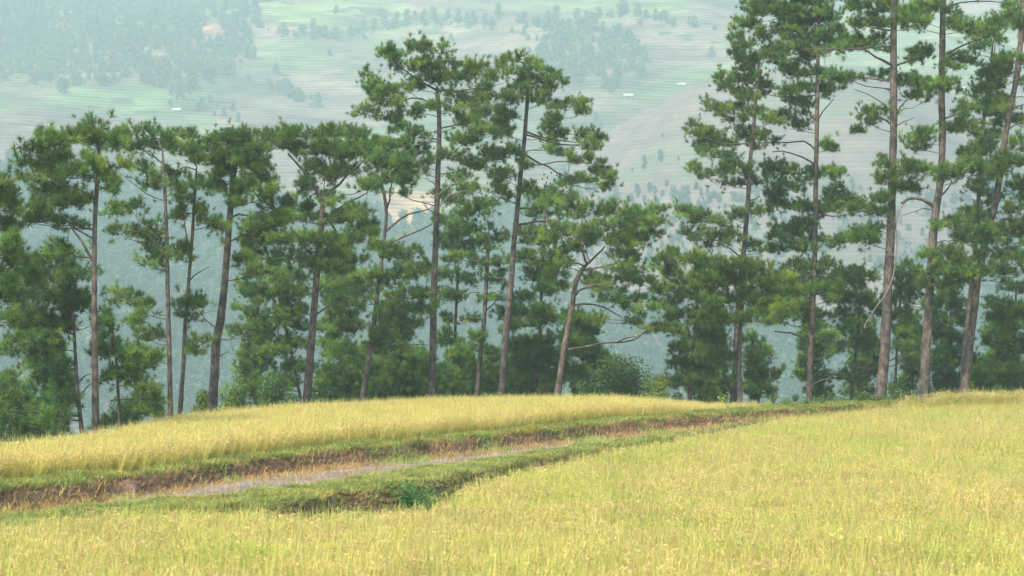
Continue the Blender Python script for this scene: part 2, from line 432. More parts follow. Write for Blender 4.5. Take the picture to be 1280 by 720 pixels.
# mud gaps in the bunds
def mud_heap(px, py, r, label):
    D = 3.85*F/(py-HZ); X = (px-640)*D/F
    V = []; n, mrow = 28, 10
    ph = random.uniform(0, 6)
    for i in range(mrow+1):
        t = i/mrow
        for k in range(n):
            a = 2*math.pi*k/n
            rr = r*math.sin(t*math.pi/2)*(1+.16*math.sin(3*a+ph)+.10*math.sin(7*a+ph*2)+random.uniform(-.07, .07))
            zz = -.12+.16*r*max(0, math.cos(t*math.pi/2))**1.1*(1+random.uniform(-.6, .6))+random.uniform(-.02, .03)+.03-.06*t
            lx, ly = rr*math.cos(a)*1.15, rr*math.sin(a)*1.9
            V.append((lx, ly, zz-.5*t**3))
    q = [(i*n+k, (i+1)*n+k, (i+1)*n+(k+1) % n, i*n+(k+1) % n) for i in range(mrow) for k in range(n)]
    o = meshobj('mud_heap', V, np.array(q), M_mud, smooth=False)
    o.location = (X, D, gz(X, D))
    tag(o, label, 'mud heap', 'bare mud heaps breaking the grassy bunds')
mud_heap(155, 602, .42, 'dark bare mud heap in the upper bund nearest the left end of the wet strip')
mud_heap(530, 552, .50, 'reddish brown mud heap in the upper bund right above where the water strip is widest')
mud_heap(805, 523, .75, 'brown mud heap at the far right end of the wet strip, below the yellow-green bush')
mud_heap(402, 617, .42, 'brown mud heap on the lower bund, beside the small open puddle')

# ------------------------------------------------------------------ pines
def tuft_template(k, L=.25, w=.026, seed=0):
    g = np.random.default_rng(seed)
    base = g.uniform(-.10, .07, k); ang = g.uniform(0, 2*np.pi, k); pol = g.uniform(.1, 1.75, k)
    d = np.stack([np.sin(pol)*np.cos(ang), np.sin(pol)*np.sin(ang), np.cos(pol)], 1)
    ln = L*g.uniform(.75, 1.15, k)
    p0 = np.stack([np.zeros(k), np.zeros(k), base], 1)
    sd = np.cross(d, g.normal(size=(k, 3))); sd /= np.linalg.norm(sd, axis=1)[:, None]
    A = p0+sd*w*.5; B = p0-sd*w*.5; C = p0+d*ln[:, None]-np.array([0, 0, 1])*0
    return np.stack([A, B, C], 1).reshape(-1, 3)
TUFTS = [tuft_template(46, .195*(.85+.06*s), .0155, s) for s in range(6)]
def place_tufts(pos, ax, scale, cols):
    """pos (n,3), ax (n,3) unit, returns V,F,T"""
    Vs, Ts = [], []
    n = len(pos)
    ref = np.where(np.abs(ax[:, 2:3]) > .9, np.array([[1., 0, 0]]), np.array([[0, 0, 1.]]))
    u = np.cross(ref, ax); u /= np.linalg.norm(u, axis=1)[:, None]; v = np.cross(ax, u)
    sp = RNG.uniform(0, 6.28, n); u2 = u*np.cos(sp)[:, None]+v*np.sin(sp)[:, None]; v2 = np.cross(ax, u2)
    which = RNG.integers(0, len(TUFTS), n)
    for t in range(len(TUFTS)):
        m = which == t
        if not m.any(): continue
        T = TUFTS[t]
        W = pos[m][:, None, :]+scale[m][:, None, None]*(T[None, :, 0:1]*u2[m][:, None, :]+T[None, :, 1:2]*v2[m][:, None, :]+T[None, :, 2:3]*ax[m][:, None, :])
        Vs.append(W.reshape(-1, 3)); Ts.append(np.repeat(cols[m], len(T), axis=0))
    V = np.concatenate(Vs); return V, np.arange(len(V)).reshape(-1, 3), np.concatenate(Ts)
NEEDLE = np.array([(.120, .205, .042), (.165, .265, .048), (.088, .168, .048), (.210, .300, .055), (.125, .185, .050), (.100, .190, .055)])
def pine(label, trunk, w0, w1, D, pads, limbs=(), dead=(), hue=(1, 1, 1), dens=1.0, name='pine_tree', group='pines along the rim of the terraces', cones=(), bare=0, depthbias=0., tsc=1.0):
    tp = np.array(trunk, float); right = tp[0, 0] > 990; w0, w1 = (w0*.9, w1*.85) if right else (w0, w1)
    P0 = P(tp[0, 0], tp[0, 1], D); gzz = gz(P0[0], D)
    pts = [P(a, b, D) for a, b in tp]
    dirn = pts[0]-pts[1]; dirn = dirn/np.linalg.norm(dirn)
    if gzz < pts[0][2]:
        k = (gzz-.3-pts[0][2])/min(dirn[2], -.6); pts = [pts[0]+dirn*k]+pts
    pts = np.array(pts)
    # gentle depth wander for the trunk
    h = pts[:, 2]-pts[0, 2]; H = h.max()
    ph = random.uniform(0, 6); amp = .012*H
    def dep(z): return amp*(np.sin((z-pts[0, 2])/H*4+ph)-math.sin(ph))
    Yd = D+dep(pts[:, 2]); sc = Yd/D
    pts = np.stack([pts[:, 0]*sc, Yd, pts[:, 2]*sc], 1)
    base = np.array([pts[0, 0], pts[0, 1], gzz])
    root = empty(name, base); tag(root, label, 'pine tree', group)
    nn = max(14, int(H*2.2)); path = interp_path(pts, nn)
    r0, r1 = w0*.9*D/F/2, w1*.9*D/F/2
    t = np.linspace(0, 1, nn); rad = r0+(r1-r0)*t**.9; rad = rad*(1+.35*np.exp(-t*nn*.55))
    rad[-1] *= .4
    V, Q = tube(path, rad*(1+RNG.normal(size=nn)*.03), 12, .05)
    tr = meshobj('trunk', rel(V, base), Q, M_bark, root, smooth=True)
    # limbs
    pz = path[:, 2]
    def at_trunk(px, py):                     # nearest trunk point at this picture height
        z = (HZ-py)*D/F
        i = int(np.clip(np.searchsorted(pz, z), 1, nn-1)); f = np.clip((z-pz[i-1])/(pz[i]-pz[i-1]+1e-6), 0, 1)
        return path[i-1]*(1-f)+path[i]*f, rad[i-1]*(1-f)+rad[i]*f
    tops = []; twigs = []
    def limb_mesh(pth, r_a, r_b, nm, m, sides=6):
        n = max(6, int(np.linalg.norm(np.diff(pth, axis=0), axis=1).sum()/.35)); pp = interp_path(pth, n)
        pp[1:-1] += RNG.normal(size=(n-2, 3))*.018
        V, Q = tube(pp, np.linspace(r_a, r_b, n), sides, .05)
        return V, Q, pp
    for li in limbs:
        pl, wa, wb = li
        yy = np.linspace(0, RNG.normal()*.8, len(pl))
        a0, _ = at_trunk(*pl[0])
        q = np.array([P(px, py, a0[1]+dy) for (px, py), dy in zip(pl, yy)]); q[0] = a0
        V, Q, _ = limb_mesh(q, wa*.78*D/F/2, wb*.7*D/F/2, 'limb', M_bark, 7)
        meshobj('limb', rel(V, base), Q, M_bark, root, smooth=True)
    for pl, wa, wb in dead:
        a0, _ = at_trunk(*pl[0])
        yy = np.linspace(0, -.5, len(pl)); q = np.array([P(px, py, a0[1]+dy) for (px, py), dy in zip(pl, yy)]); q[0] = a0
        V, Q, pp = limb_mesh(q, wa*D/F/2, wb*D/F/2, 'dead_branch', M_dead, 6)
        parts = [(V, Q)]
        for _ in range(int(len(pp)*.7)):
            i = random.randrange(len(pp)//3, len(pp)); dd = RNG.normal(size=3)*[.5, .3, .35]
            v, qq = tube(np.array([pp[i], pp[i]+dd*.5+[0, 0, -.02], pp[i]+dd]), [.012, .009, .004], 4); parts.append((v, qq))
        V, Q = merge(parts)
        meshobj('dead_branch', rel(V, base), Q, M_dead, root, smooth=True)
    topz = pz[-1]
    posL, axL, scL, colL = [], [], [], []
    nlimb = 0
    def trunk_px(py): return float(np.interp(-py, -tp[:, 1], tp[:, 0]))
    allp = [tuple(p) for p in pads]
    for p in list(pads)+[q for q in pads if random.random() < (.95 if right else .35)]:    # looser side sprays that knit neighbouring boughs together
        allp.append((p[0]+random.uniform(-1, 1)*p[2], p[1]+random.uniform(-.15, 1.6)*p[3], p[2]*random.uniform(.42, .66), p[3]*random.uniform(.38, .62))+tuple(p[4:]))
    allp.sort(key=lambda p: abs(p[0]-trunk_px(p[1])))
    nodes = []
    for pd in allp:
        px, py, rx, ry = pd[:4]; rx *= 1.22 if right else 1.14; ry *= 1.05 if right else .98
        a_py = py+ry*.5+abs(px-trunk_px(py))*random.uniform(.18, .42)
        a0, ra = at_trunk(px, a_py)
        z_here = (HZ-py)*D/F
        tx = np.interp(z_here, pz, path[:, 0]); dxw = abs((px-640)*D/F-tx)
        if len(pd) > 4: dy = pd[4]
        else: dy = random.choice((-1, 1))*random.uniform(.15, 1)*(.35+.40*dxw)+depthbias
        Y = D+dy
        c = P(px, py, Y); sx, sz = rx*Y/F, ry*Y/F; sy = max(.35, sx*random.uniform(.65, .95))
        end = c-np.array([0, 0, sz*.35])
        # grow from the nearest bough already there, or from the trunk when that is closer
        best = np.linalg.norm(end-a0)*1.05; par = a0; pr = max(ra*.45, .02); sup = None
        for (q0, rr0) in nodes:
            d = np.linalg.norm(end-q0)
            if d < best*.8 and q0[2] < end[2]+.25 and abs(q0[0]-tx) < abs(end[0]-tx)+.1:
                best = d; par = q0; pr = rr0*.8; sup = 1
        L = np.linalg.norm(end-par); side = RNG.normal(size=3)*.07*L; side[2] = -abs(side[2])
        q = np.array([par, par*.66+end*.34+side+np.array([0, 0, .035*L]), par*.3+end*.7+side*.8-np.array([0, 0, .02*L]), end])
        ra2 = float(np.clip(.012+.011*L, .014, max(pr, .016)))
        nodes.append((end, ra2))
        if L > 1.2 and nlimb < 40:
            V, Q, pp = limb_mesh(q, ra2, max(.012, ra2*.45), 'limb', M_bark, 6); nlimb += 1
            meshobj('limb', rel(V, base), Q, M_bark, root, smooth=True)
            for jj in range(2, len(pp)-1):
                nodes.append((pp[jj], ra2*.8))
        elif L > .2:
            v, qq = tube(interp_path(q, 5), np.linspace(ra2*.8, .010, 5), 4); twigs.append((v, qq))
        n = max(12, int(rx*ry*.53*dens*(D/85)**2*random.uniform(.85, 1.15)))
        # clumped: sub-puffs inside the pad
        ns = max(3, int(n/10)); cen = RNG.normal(size=(ns, 3)); cen /= np.linalg.norm(cen, axis=1)[:, None]
        cen *= RNG.uniform(.35, 1, ns)[:, None]**.6; cen[:, 2] = np.where(cen[:, 2] < -.25, -cen[:, 2]*.5, cen[:, 2])
        w = RNG.integers(0, ns, n)
        sig = .20/np.array([sx+.12, sy+.12, sz+.12])
        loc = cen[w]+RNG.normal(size=(n, 3))*sig*np.where(RNG.random(n) < .25, 1.5, .78)[:, None]
        pos = c+loc*np.array([sx, sy, sz])
        ax = loc*np.array([.55, .55, .5])+np.array([0, 0, .65])+RNG.normal(size=(n, 3))*.28
        ax /= np.linalg.norm(ax, axis=1)[:, None]
        sc_ = RNG.uniform(.6, 1.3, n)*tsc
        pc = NEEDLE[RNG.integers(0, len(NEEDLE), ns)]*RNG.uniform(.8, 1.25, ns)[:, None]
        ph_ = random.uniform(.8, 1.2)
        cc = pc[w]*np.array(hue)*ph_*RNG.uniform(.85, 1.15, n)[:, None]
        posL.append(pos); axL.append(ax); scL.append(sc_); colL.append(cc)
        # twigs inside the pad
        for j in range(min(ns, 9)):
            e = c+cen[j]*np.array([sx, sy, sz])*.95
            v, qq = tube(np.array([end, (end+e)/2+np.array([0, 0, -.04]), e]), [.013, .010, .006], 4); twigs.append((v, qq))
    V, Fc, T = place_tufts(np.concatenate(posL), np.concatenate(axL), np.concatenate(scL), np.concatenate(colL))
    Vt, Qt = merge(twigs); Qt = np.concatenate([Qt[:, [0, 1, 2]], Qt[:, [0, 2, 3]]])
    midx = np.r_[np.zeros(len(Fc), int), np.ones(len(Qt), int)]
    meshobj('crown', rel(np.concatenate([V, Vt]), base), np.concatenate([Fc, Qt+len(V)]), [M_needle, M_bark], root, tint=np.concatenate([T, np.ones((len(Vt), 3))*.1]), midx=midx)
    for cx, cy in cones:
        c = P(cx, cy, D+random.uniform(-.5, .5)); V = []; n = 8
        for i in range(6):
            tt = i/5
            for k in range(n):
                a = 6.283*k/n; rr = .035*math.sin(.35+tt*2.5)*(1+.2*(k % 2)); V.append(c+[rr*math.cos(a), rr*math.sin(a), .05-.10*tt])
        q = [(i*n+k, (i+1)*n+k, (i+1)*n+(k+1) % n, i*n+(k+1) % n) for i in range(5) for k in range(n)]
        meshobj('cone', rel(V, base), np.array(q), M_cone, root)
    return root
def auto_pads(cx, ytop, ybot, w, n, lean=0):
    out = []; n = int(n*1.35)
    for i in range(n):
        t = (i+.5)/n; y = ytop+(ybot-ytop)*t
        hw = w*(.25+.75*math.sin(min(1, t*1.15)*math.pi*.62))
        x = cx+lean*(1-t)+random.uniform(-1, 1)*hw*.75
        out.append((x, y, random.uniform(.32, .5)*w, random.uniform(7, 11)))
    return out
EXEC_PINES = True
T = []
# far-left tree whose trunk stands just outside the picture
pine('pine at the far left with its trunk beyond the picture and only right-hand boughs showing',
     [(-28, 575), (-26, 480), (-24, 400), (-22, 300), (-18, 225)], 11, 5, 55,
     [(-10, 225, 18, 9), (5, 230, 14, 8), (15, 245, 18, 10), (-20, 250, 22, 10), (8, 262, 18, 10), (0, 285, 16, 9), (14, 300, 22, 9), (5, 330, 30, 9), (20, 345, 30, 10), (0, 365, 26, 9), (-40, 290, 22, 10), (-50, 330, 25, 10), (22, 316, 18, 7), (-5, 395, 22, 8), (-45, 370, 25, 10)])
pine('tall pine at the left with a domed sunlit crown on one straight bare brown trunk',
     [(120, 540), (119, 470), (118, 400), (118, 340), (119, 270), (121, 235), (124, 200), (121, 172)], 11, 5, 57,
     [(118, 155, 12, 7), (92, 163, 9, 6), (55, 167, 11, 7), (108, 170, 22, 10), (72, 178, 20, 9), (45, 188, 16, 9), (135, 180, 12, 10), (30, 198, 8, 6), (75, 200, 28, 12), (120, 203, 20, 10), (150, 200, 11, 7), (52, 212, 20, 8), (95, 220, 30, 9), (125, 218, 15, 8), (140, 232, 8, 7),
      (60, 240, 26, 11), (82, 252, 20, 12), (38, 262, 20, 9), (86, 275, 18, 7), (50, 275, 18, 6), (80, 305, 12, 6), (110, 250, 12, 5), (35, 222, 10, 5)],
     limbs=[([(117, 330), (103, 305), (85, 278), (72, 262)], 5, 2), ([(119, 250), (104, 240), (88, 232)], 4, 2), ([(118, 300), (105, 290), (70, 285), (45, 280)], 3, 1.3)])
pine('dark shaded pine with a thin trunk standing just left of the tall domed pine',
     [(103, 545), (98, 500), (95, 460), (93, 420), (90, 380), (86, 335)], 7, 3, 63,
     [(85, 318, 22, 8), (60, 325, 25, 10), (95, 345, 26, 12), (60, 350, 30, 13), (62, 372, 45, 13), (95, 385, 24, 13), (40, 395, 35, 9), (62, 405, 38, 9), (42, 425, 28, 8), (14, 437, 12, 7), (72, 432, 16, 7), (12, 350, 25, 9), (25, 410, 22, 7), (10, 378, 20, 7),
      (62, 483, 33, 9), (30, 490, 16, 6), (20, 520, 20, 7), (75, 515, 22, 7), (48, 532, 36, 7), (88, 500, 12, 6), (70, 455, 16, 6)],
     limbs=[([(97, 478), (110, 468), (120, 470)], 3, 1.5), ([(98, 500), (88, 492), (78, 480)], 3, 1.5), ([(99, 520), (60, 518), (20, 512), (2, 508)], 3, 1), ([(97, 495), (115, 480), (135, 470)], 3, 1.5), ([(93, 418), (60, 405), (40, 398)], 3, 1)], hue=(.85, .9, 1), dens=.9)
pine('low spreading pine between the tall domed pine and the two slim ones',
     [(150, 535), (148, 500), (146, 460), (142, 415)], 6, 3, 64,
     [(140, 412, 12, 7), (135, 430, 14, 8), (150, 447, 30, 12), (172, 458, 22, 12), (150, 470, 25, 9), (186, 490, 16, 8), (172, 512, 28, 8), (150, 525, 25, 7), (125, 440, 12, 7), (188, 505, 14, 9), (135, 395, 8, 6), (195, 445, 8, 5)],
     limbs=[([(120, 518), (135, 503), (155, 500), (185, 498)], 3, 1)], hue=(.95, 1, .95), dens=1)
pine('sparse slim pine, the left one of the two slim ones',
     [(213, 518), (212, 450), (210, 380), (209, 320), (207, 260), (205, 220), (203, 188)], 8, 4, 67,
     [(158, 168, 18, 8), (180, 164, 15, 7), (200, 168, 12, 7), (170, 180, 14, 6), (195, 182, 16, 7), (185, 212, 9, 10), (190, 230, 14, 8), (150, 262, 18, 6), (170, 258, 13, 7), (165, 287, 20, 7), (190, 284, 12, 8), (188, 300, 10, 8), (222, 232, 12, 8),
      (192, 330, 14, 9), (205, 318, 16, 7), (162, 372, 16, 6), (148, 365, 8, 6), (186, 383, 12, 8), (176, 402, 16, 10), (196, 420, 14, 9), (175, 438, 13, 5), (215, 215, 10, 6)],
     limbs=[([(205, 205), (190, 195), (175, 184)], 3, 1.3), ([(207, 252), (185, 243), (170, 232), (148, 215)], 2.5, 1), ([(209, 300), (190, 292), (172, 288)], 2.5, 1)], dens=.85)
pine('slim slightly leaning pine, the right one of the two slim ones',
     [(225, 515), (229, 460), (232, 400), (236, 350), (240, 300), (243, 250), (246, 208)], 7.5, 3.5, 69,
     [(228, 167, 12, 6), (238, 185, 14, 9), (222, 180, 12, 7), (250, 198, 12, 8), (226, 250, 13, 9), (235, 264, 20, 9), (264, 276, 16, 8), (273, 283, 12, 7), (228, 312, 20, 8), (245, 225, 10, 6),
      (240, 377, 18, 9), (257, 381, 9, 6), (235, 393, 12, 6), (255, 425, 15, 6), (243, 437, 12, 5)],
     limbs=[([(245, 212), (232, 209), (216, 215)], 2.5, 1), ([(236, 352), (245, 343), (262, 333)], 2.5, 1), ([(238, 315), (232, 290), (231, 272)], 3, 1.5)], dens=.85)
pine('pine with a thick curving trunk and dark boughs drooping on its right side',
     [(265, 510), (268, 470), (270, 430), (277, 390), (281, 350), (285, 300), (289, 250), (292, 218), (297, 190)], 15, 7, 71,
     [(278, 172, 18, 9), (303, 170, 18, 9), (260, 182, 12, 9), (290, 187, 30, 11), (318, 190, 16, 12), (270, 200, 16, 10), (325, 176, 12, 8), (302, 207, 28, 11), (322, 225, 18, 10), (275, 218, 14, 10), (268, 234, 12, 8), (297, 235, 18, 8),
      (333, 240, 14, 9), (347, 258, 18, 11), (355, 270, 13, 9), (320, 285, 20, 13), (337, 297, 20, 14), (351, 302, 16, 14), (330, 320, 22, 11), (305, 325, 12, 8), (312, 305, 12, 9), (345, 280, 16, 9), (300, 255, 10, 6), (315, 335, 15, 5)],
     limbs=[([(288, 272), (305, 268), (320, 280), (335, 290)], 4, 2), ([(286, 302), (300, 296), (330, 291)], 3, 1.5), ([(290, 240), (310, 235), (330, 255)], 4, 2)],
     dead=[([(271, 412), (262, 405), (246, 385)], 2, 1), ([(273, 447), (280, 442), (286, 440)], 2, 1), ([(284, 425), (287, 424), (290, 423)], 1.5, 1)], hue=(.95, .97, .97), dens=1.05)
pine('forking pine whose dark limb reaches up left to a broad flat bright canopy',
     [(383, 503), (386, 470), (390, 420), (394, 370), (398, 320), (402, 280), (404, 248)], 13, 8, 75,
     [(345, 170, 22, 9), (372, 167, 20, 8), (362, 184, 20, 7), (390, 180, 18, 10), (415, 168, 20, 9), (440, 170, 18, 9), (420, 190, 28, 11), (396, 213, 20, 11), (430, 215, 28, 11), (450, 190, 22, 11), (384, 235, 13, 9), (380, 260, 12, 9), (386, 275, 13, 8), (375, 298, 14, 9), (415, 245, 14, 8),
      (425, 275, 16, 10), (445, 268, 18, 12), (458, 284, 16, 11), (405, 300, 20, 9), (380, 330, 22, 10), (425, 320, 20, 9), (440, 300, 16, 9), (460, 232, 16, 8), (410, 335, 20, 8)],
     limbs=[([(404, 252), (390, 230), (372, 205), (360, 192)], 6, 3), ([(404, 250), (418, 235), (440, 215), (455, 200)], 5, 2), ([(402, 285), (415, 265), (440, 252), (460, 240)], 4, 2), ([(403, 262), (420, 290), (430, 300)], 5, 2), ([(396, 395), (415, 380), (445, 370)], 3.5, 1.5), ([(394, 370), (410, 352), (425, 345)], 3, 1.5)], dens=1.05)
pine('bushy lower pine hanging over the gap left of the forking pine',
     [(378, 510), (370, 470), (362, 430), (352, 390), (345, 352)], 6, 3, 84,
     [(310, 360, 18, 7), (332, 368, 25, 9), (355, 350, 20, 9), (300, 385, 11, 7), (335, 393, 28, 9), (362, 390, 18, 15), (300, 412, 12, 6), (330, 417, 24, 7), (365, 430, 22, 11), (340, 440, 22, 9), (362, 460, 22, 11), (345, 340, 22, 8), (372, 408, 16, 8), (350, 480, 25, 10), (320, 345, 14, 6), (375, 365, 14, 9)], hue=(1, 1.02, .9), dens=1)
pine('pine with a pale forked upper trunk rising behind the small young pines',
     [(452, 505), (461, 450), (468, 400), (474, 350), (480, 300), (483, 265), (479, 238), (470, 214)], 9.5, 4, 81,
     [(470, 200, 22, 10), (500, 203, 20, 10), (488, 222, 22, 9), (515, 215, 16, 9), (478, 310, 18, 10), (502, 320, 22, 10), (520, 335, 18, 9), (500, 345, 26, 10), (460, 345, 20, 9), (510, 370, 25, 11), (488, 392, 20, 9), (505, 410, 22, 9), (472, 420, 14, 7), (432, 395, 18, 7), (418, 410, 22, 6), (440, 405, 16, 5), (430, 440, 18, 5), (412, 375, 14, 6), (425, 355, 20, 8), (448, 365, 18, 8), (525, 390, 14, 9), (465, 180, 22, 9), (495, 182, 18, 9)],
     limbs=[([(483, 265), (488, 245), (490, 225)], 4, 2), ([(478, 310), (500, 298), (525, 288), (540, 280)], 4, 2), ([(482, 290), (505, 270), (535, 262)], 4, 2), ([(463, 440), (500, 430), (540, 432)], 2.5, 1)], hue=(.95, 1, .95))
pine('tall straight pine near the centre with a detached needle puff left of its crown',
     [(540, 495), (541, 440), (542, 380), (544, 320), (546, 260), (548, 200), (549, 150), (546, 108)], 11.5, 6, 83,
     [(482, 62, 10, 6), (495, 72, 10, 6), (515, 60, 11, 7), (530, 60, 11, 7), (553, 64, 10, 8), (562, 78, 14, 7), (537, 80, 20, 10), (518, 86, 18, 8), (583, 85, 13, 8), (598, 84, 9, 7), (577, 97, 18, 7), (612, 95, 16, 7), (552, 97, 20, 7), (461, 95, 8, 8), (475, 110, 14, 7), (466, 121, 13, 6), (500, 114, 18, 7), (490, 127, 20, 6), (450, 135, 9, 5), (466, 140, 10, 4), (512, 103, 14, 5), (488, 145, 9, 4), (515, 141, 18, 6), (531, 133, 13, 5),
      (572, 118, 12, 6), (592, 125, 18, 8), (565, 134, 10, 5), (603, 140, 16, 10), (610, 113, 14, 6), (585, 152, 18, 8), (602, 165, 18, 10), (580, 175, 18, 10), (498, 158, 12, 6), (522, 166, 18, 7), (560, 195, 16, 8), (585, 205, 20, 9), (520, 190, 18, 8), (500, 240, 10, 4), (530, 205, 12, 6)],
     limbs=[([(546, 112), (520, 98), (495, 78)], 4, 1.5), ([(549, 135), (520, 122), (490, 128), (470, 122)], 3, 1), ([(549, 160), (575, 155), (600, 140)], 3, 1), ([(549, 113), (580, 112), (610, 108), (630, 104)], 3, 1)],
     dead=[([(547, 232), (541, 228), (533, 223)], 2, 1), ([(548, 178), (530, 173), (505, 172)], 1.6, .8), ([(546, 245), (562, 232), (590, 222)], 2, 1), ([(545, 268), (560, 245), (582, 238)], 2, 1), ([(544, 268), (534, 260), (528, 252)], 1.5, .8)], dens=.95)
pine('tall central pine leaning right, long boughs stepping down its right side, with cones',
     [(627, 490), (630, 450), (634, 400), (639, 350), (643, 300), (647, 260), (651, 215), (655, 180), (658, 140), (659, 110), (652, 88)], 11.5, 4.5, 85,
     [(644, 72, 9, 5), (632, 79, 8, 5), (656, 76, 10, 6), (675, 85, 8, 5), (645, 90, 15, 7), (693, 91, 7, 5), (685, 99, 13, 6), (665, 98, 16, 7), (703, 102, 6, 4), (690, 112, 13, 6), (650, 110, 16, 7), (638, 122, 14, 9), (675, 120, 20, 7), (715, 128, 12, 4.5), (728, 127, 8, 4), (722, 136, 10, 4), (697, 133, 12, 6), (700, 148, 14, 7), (690, 158, 12, 6), (712, 166, 14, 5), (735, 171, 13, 5), (750, 173, 10, 6), (740, 183, 13, 4), (702, 168, 12, 5), (685, 180, 9, 4), (712, 195, 18, 4), (740, 198, 14, 5), (748, 212, 13, 4), (765, 219, 11, 4), (735, 223, 18, 5), (712, 226, 12, 4), (760, 230, 9, 4), (690, 188, 8, 4),
      (620, 150, 15, 10), (632, 165, 10, 8), (641, 190, 10, 8), (618, 195, 18, 10), (625, 218, 14, 8), (658, 208, 7, 5), (660, 236, 12, 7), (622, 240, 16, 8), (632, 140, 12, 9)],
     limbs=[([(656, 163), (672, 170), (690, 174), (720, 178)], 3.5, 1.5), ([(656, 167), (675, 173), (700, 180), (738, 181)], 3.5, 1.5), ([(654, 190), (668, 200), (690, 212), (706, 220)], 4, 2), ([(652, 206), (680, 205), (700, 202), (740, 204)], 3, 1.2), ([(645, 281), (665, 278), (690, 277), (712, 283), (738, 292)], 4.5, 2), ([(646, 262), (660, 260), (675, 265)], 3, 1.5), ([(642, 320), (660, 322), (690, 322)], 2.5, 1)],
     dead=[([(640, 352), (628, 348), (612, 346)], 1.6, .8), ([(644, 255), (625, 247), (612, 240)], 1.6, .8)],
     cones=[(680, 218), (684, 222), (689, 216), (693, 224), (688, 229), (696, 219), (683, 228), (691, 233), (678, 224), (699, 226)], dens=1)
pine('crooked pine at centre right with bent bare limbs under a wide flat-topped canopy',
     [(697, 492), (703, 450), (710, 410), (716, 380), (719, 355), (727, 337), (737, 327)], 10.5, 6, 82,
     [(685, 252, 13, 7), (706, 250, 12, 7), (730, 258, 14, 6), (716, 266, 18, 7), (750, 262, 13, 6), (768, 257, 9, 7), (786, 267, 15, 7), (806, 265, 13, 6), (824, 262, 9, 6), (820, 276, 13, 7), (800, 280, 18, 7), (770, 281, 24, 7), (736, 289, 24, 8), (702, 285, 16, 9), (756, 298, 26, 7), (795, 299, 18, 7), (819, 291, 11, 5), (690, 300, 13, 9), (700, 320, 13, 9), (692, 345, 12, 10), (786, 311, 13, 6), (777, 338, 22, 7), (747, 350, 20, 7), (762, 360, 18, 6), (801, 347, 12, 7), (765, 372, 13, 5), (790, 375, 20, 7), (806, 386, 14, 6), (728, 396, 12, 5), (746, 399, 10, 5), (790, 401, 12, 4), (810, 411, 9, 5), (785, 322, 16, 5), (720, 306, 16, 6)],
     limbs=[([(736, 330), (730, 320), (724, 305)], 4, 2.5), ([(735, 331), (745, 320), (756, 308)], 4.5, 2.5), ([(719, 366), (730, 360), (745, 356), (765, 358)], 4, 2), ([(717, 382), (738, 380), (758, 386), (778, 397)], 3.5, 1.8), ([(732, 333), (722, 329), (712, 328)], 3, 2), ([(728, 338), (755, 333), (775, 328), (790, 324)], 4, 2), ([(718, 372), (727, 361), (740, 358)], 4, 2)], dens=1.05)
pine('bushy pine with a thin trunk, right of the crooked pine and behind the yellow-green bush',
     [(862, 500), (866, 440), (870, 400), (873, 345)], 7, 4, 89,
     [(825, 322, 12, 6), (843, 316, 12, 6), (862, 322, 14, 7), (832, 336, 15, 7), (856, 345, 20, 9), (840, 360, 20, 9), (865, 370, 22, 9), (830, 380, 18, 7), (850, 395, 18, 7), (880, 392, 22, 9), (836, 410, 16, 6), (872, 420, 24, 9), (848, 437, 18, 9), (885, 445, 24, 9), (850, 460, 20, 9), (872, 475, 26, 10), (895, 425, 16, 7), (898, 478, 16, 9), (840, 480, 14, 9), (812, 352, 10, 6), (905, 460, 12, 7)], hue=(1.05, 1.02, .9), dens=1.05)
pine('tall pine right of the open hillside, its layered boughs stepping out leftward',
     [(917, 497), (920, 450), (922, 400), (926, 350), (931, 300), (935, 250), (938, 200), (942, 160), (946, 110), (950, 60)], 10.5, 3.5, 91,
     [(864, 158, 8, 6), (875, 166, 12, 6), (892, 168, 13, 7), (880, 183, 17, 7), (905, 180, 17, 7), (900, 195, 20, 5), (930, 166, 14, 7), (952, 172, 18, 9), (887, 130, 8, 5), (900, 134, 15, 6), (920, 133, 15, 6), (912, 145, 16, 5), (935, 120, 15, 7), (947, 140, 16, 7), (903, 97, 9, 6), (906, 108, 10, 5), (925, 100, 15, 7), (945, 95, 15, 7), (926, 115, 15, 5), (918, 66, 9, 6), (923, 48, 8, 6), (936, 56, 13, 7), (955, 62, 16, 7), (940, 73, 18, 7), (968, 72, 16, 7), (960, 108, 14, 7), (965, 150, 12, 7), (945, 42, 12, 6), (930, 85, 12, 5),
      (875, 212, 11, 6), (891, 218, 15, 6), (920, 210, 18, 9), (915, 230, 14, 5), (945, 225, 12, 6), (850, 262, 10, 6), (862, 268, 14, 6), (880, 269, 16, 6), (898, 277, 10, 6), (918, 270, 11, 7), (945, 262, 12, 7), (870, 290, 15, 6), (893, 298, 20, 7), (915, 292, 11, 6), (945, 305, 13, 6),
      (948, 437, 18, 4), (938, 455, 14, 4), (950, 469, 18, 5), (970, 463, 7, 4), (932, 422, 12, 7)],
     limbs=[([(938, 180), (910, 180), (880, 172)], 3, 1.2), ([(931, 300), (918, 290), (905, 280), (870, 278)], 3.5, 1.5), ([(928, 325), (912, 310), (895, 305)], 3, 1.2), ([(935, 252), (945, 248), (950, 245)], 2.5, 1.5), ([(920, 445), (940, 444), (958, 441)], 2.5, 1)], dens=1)
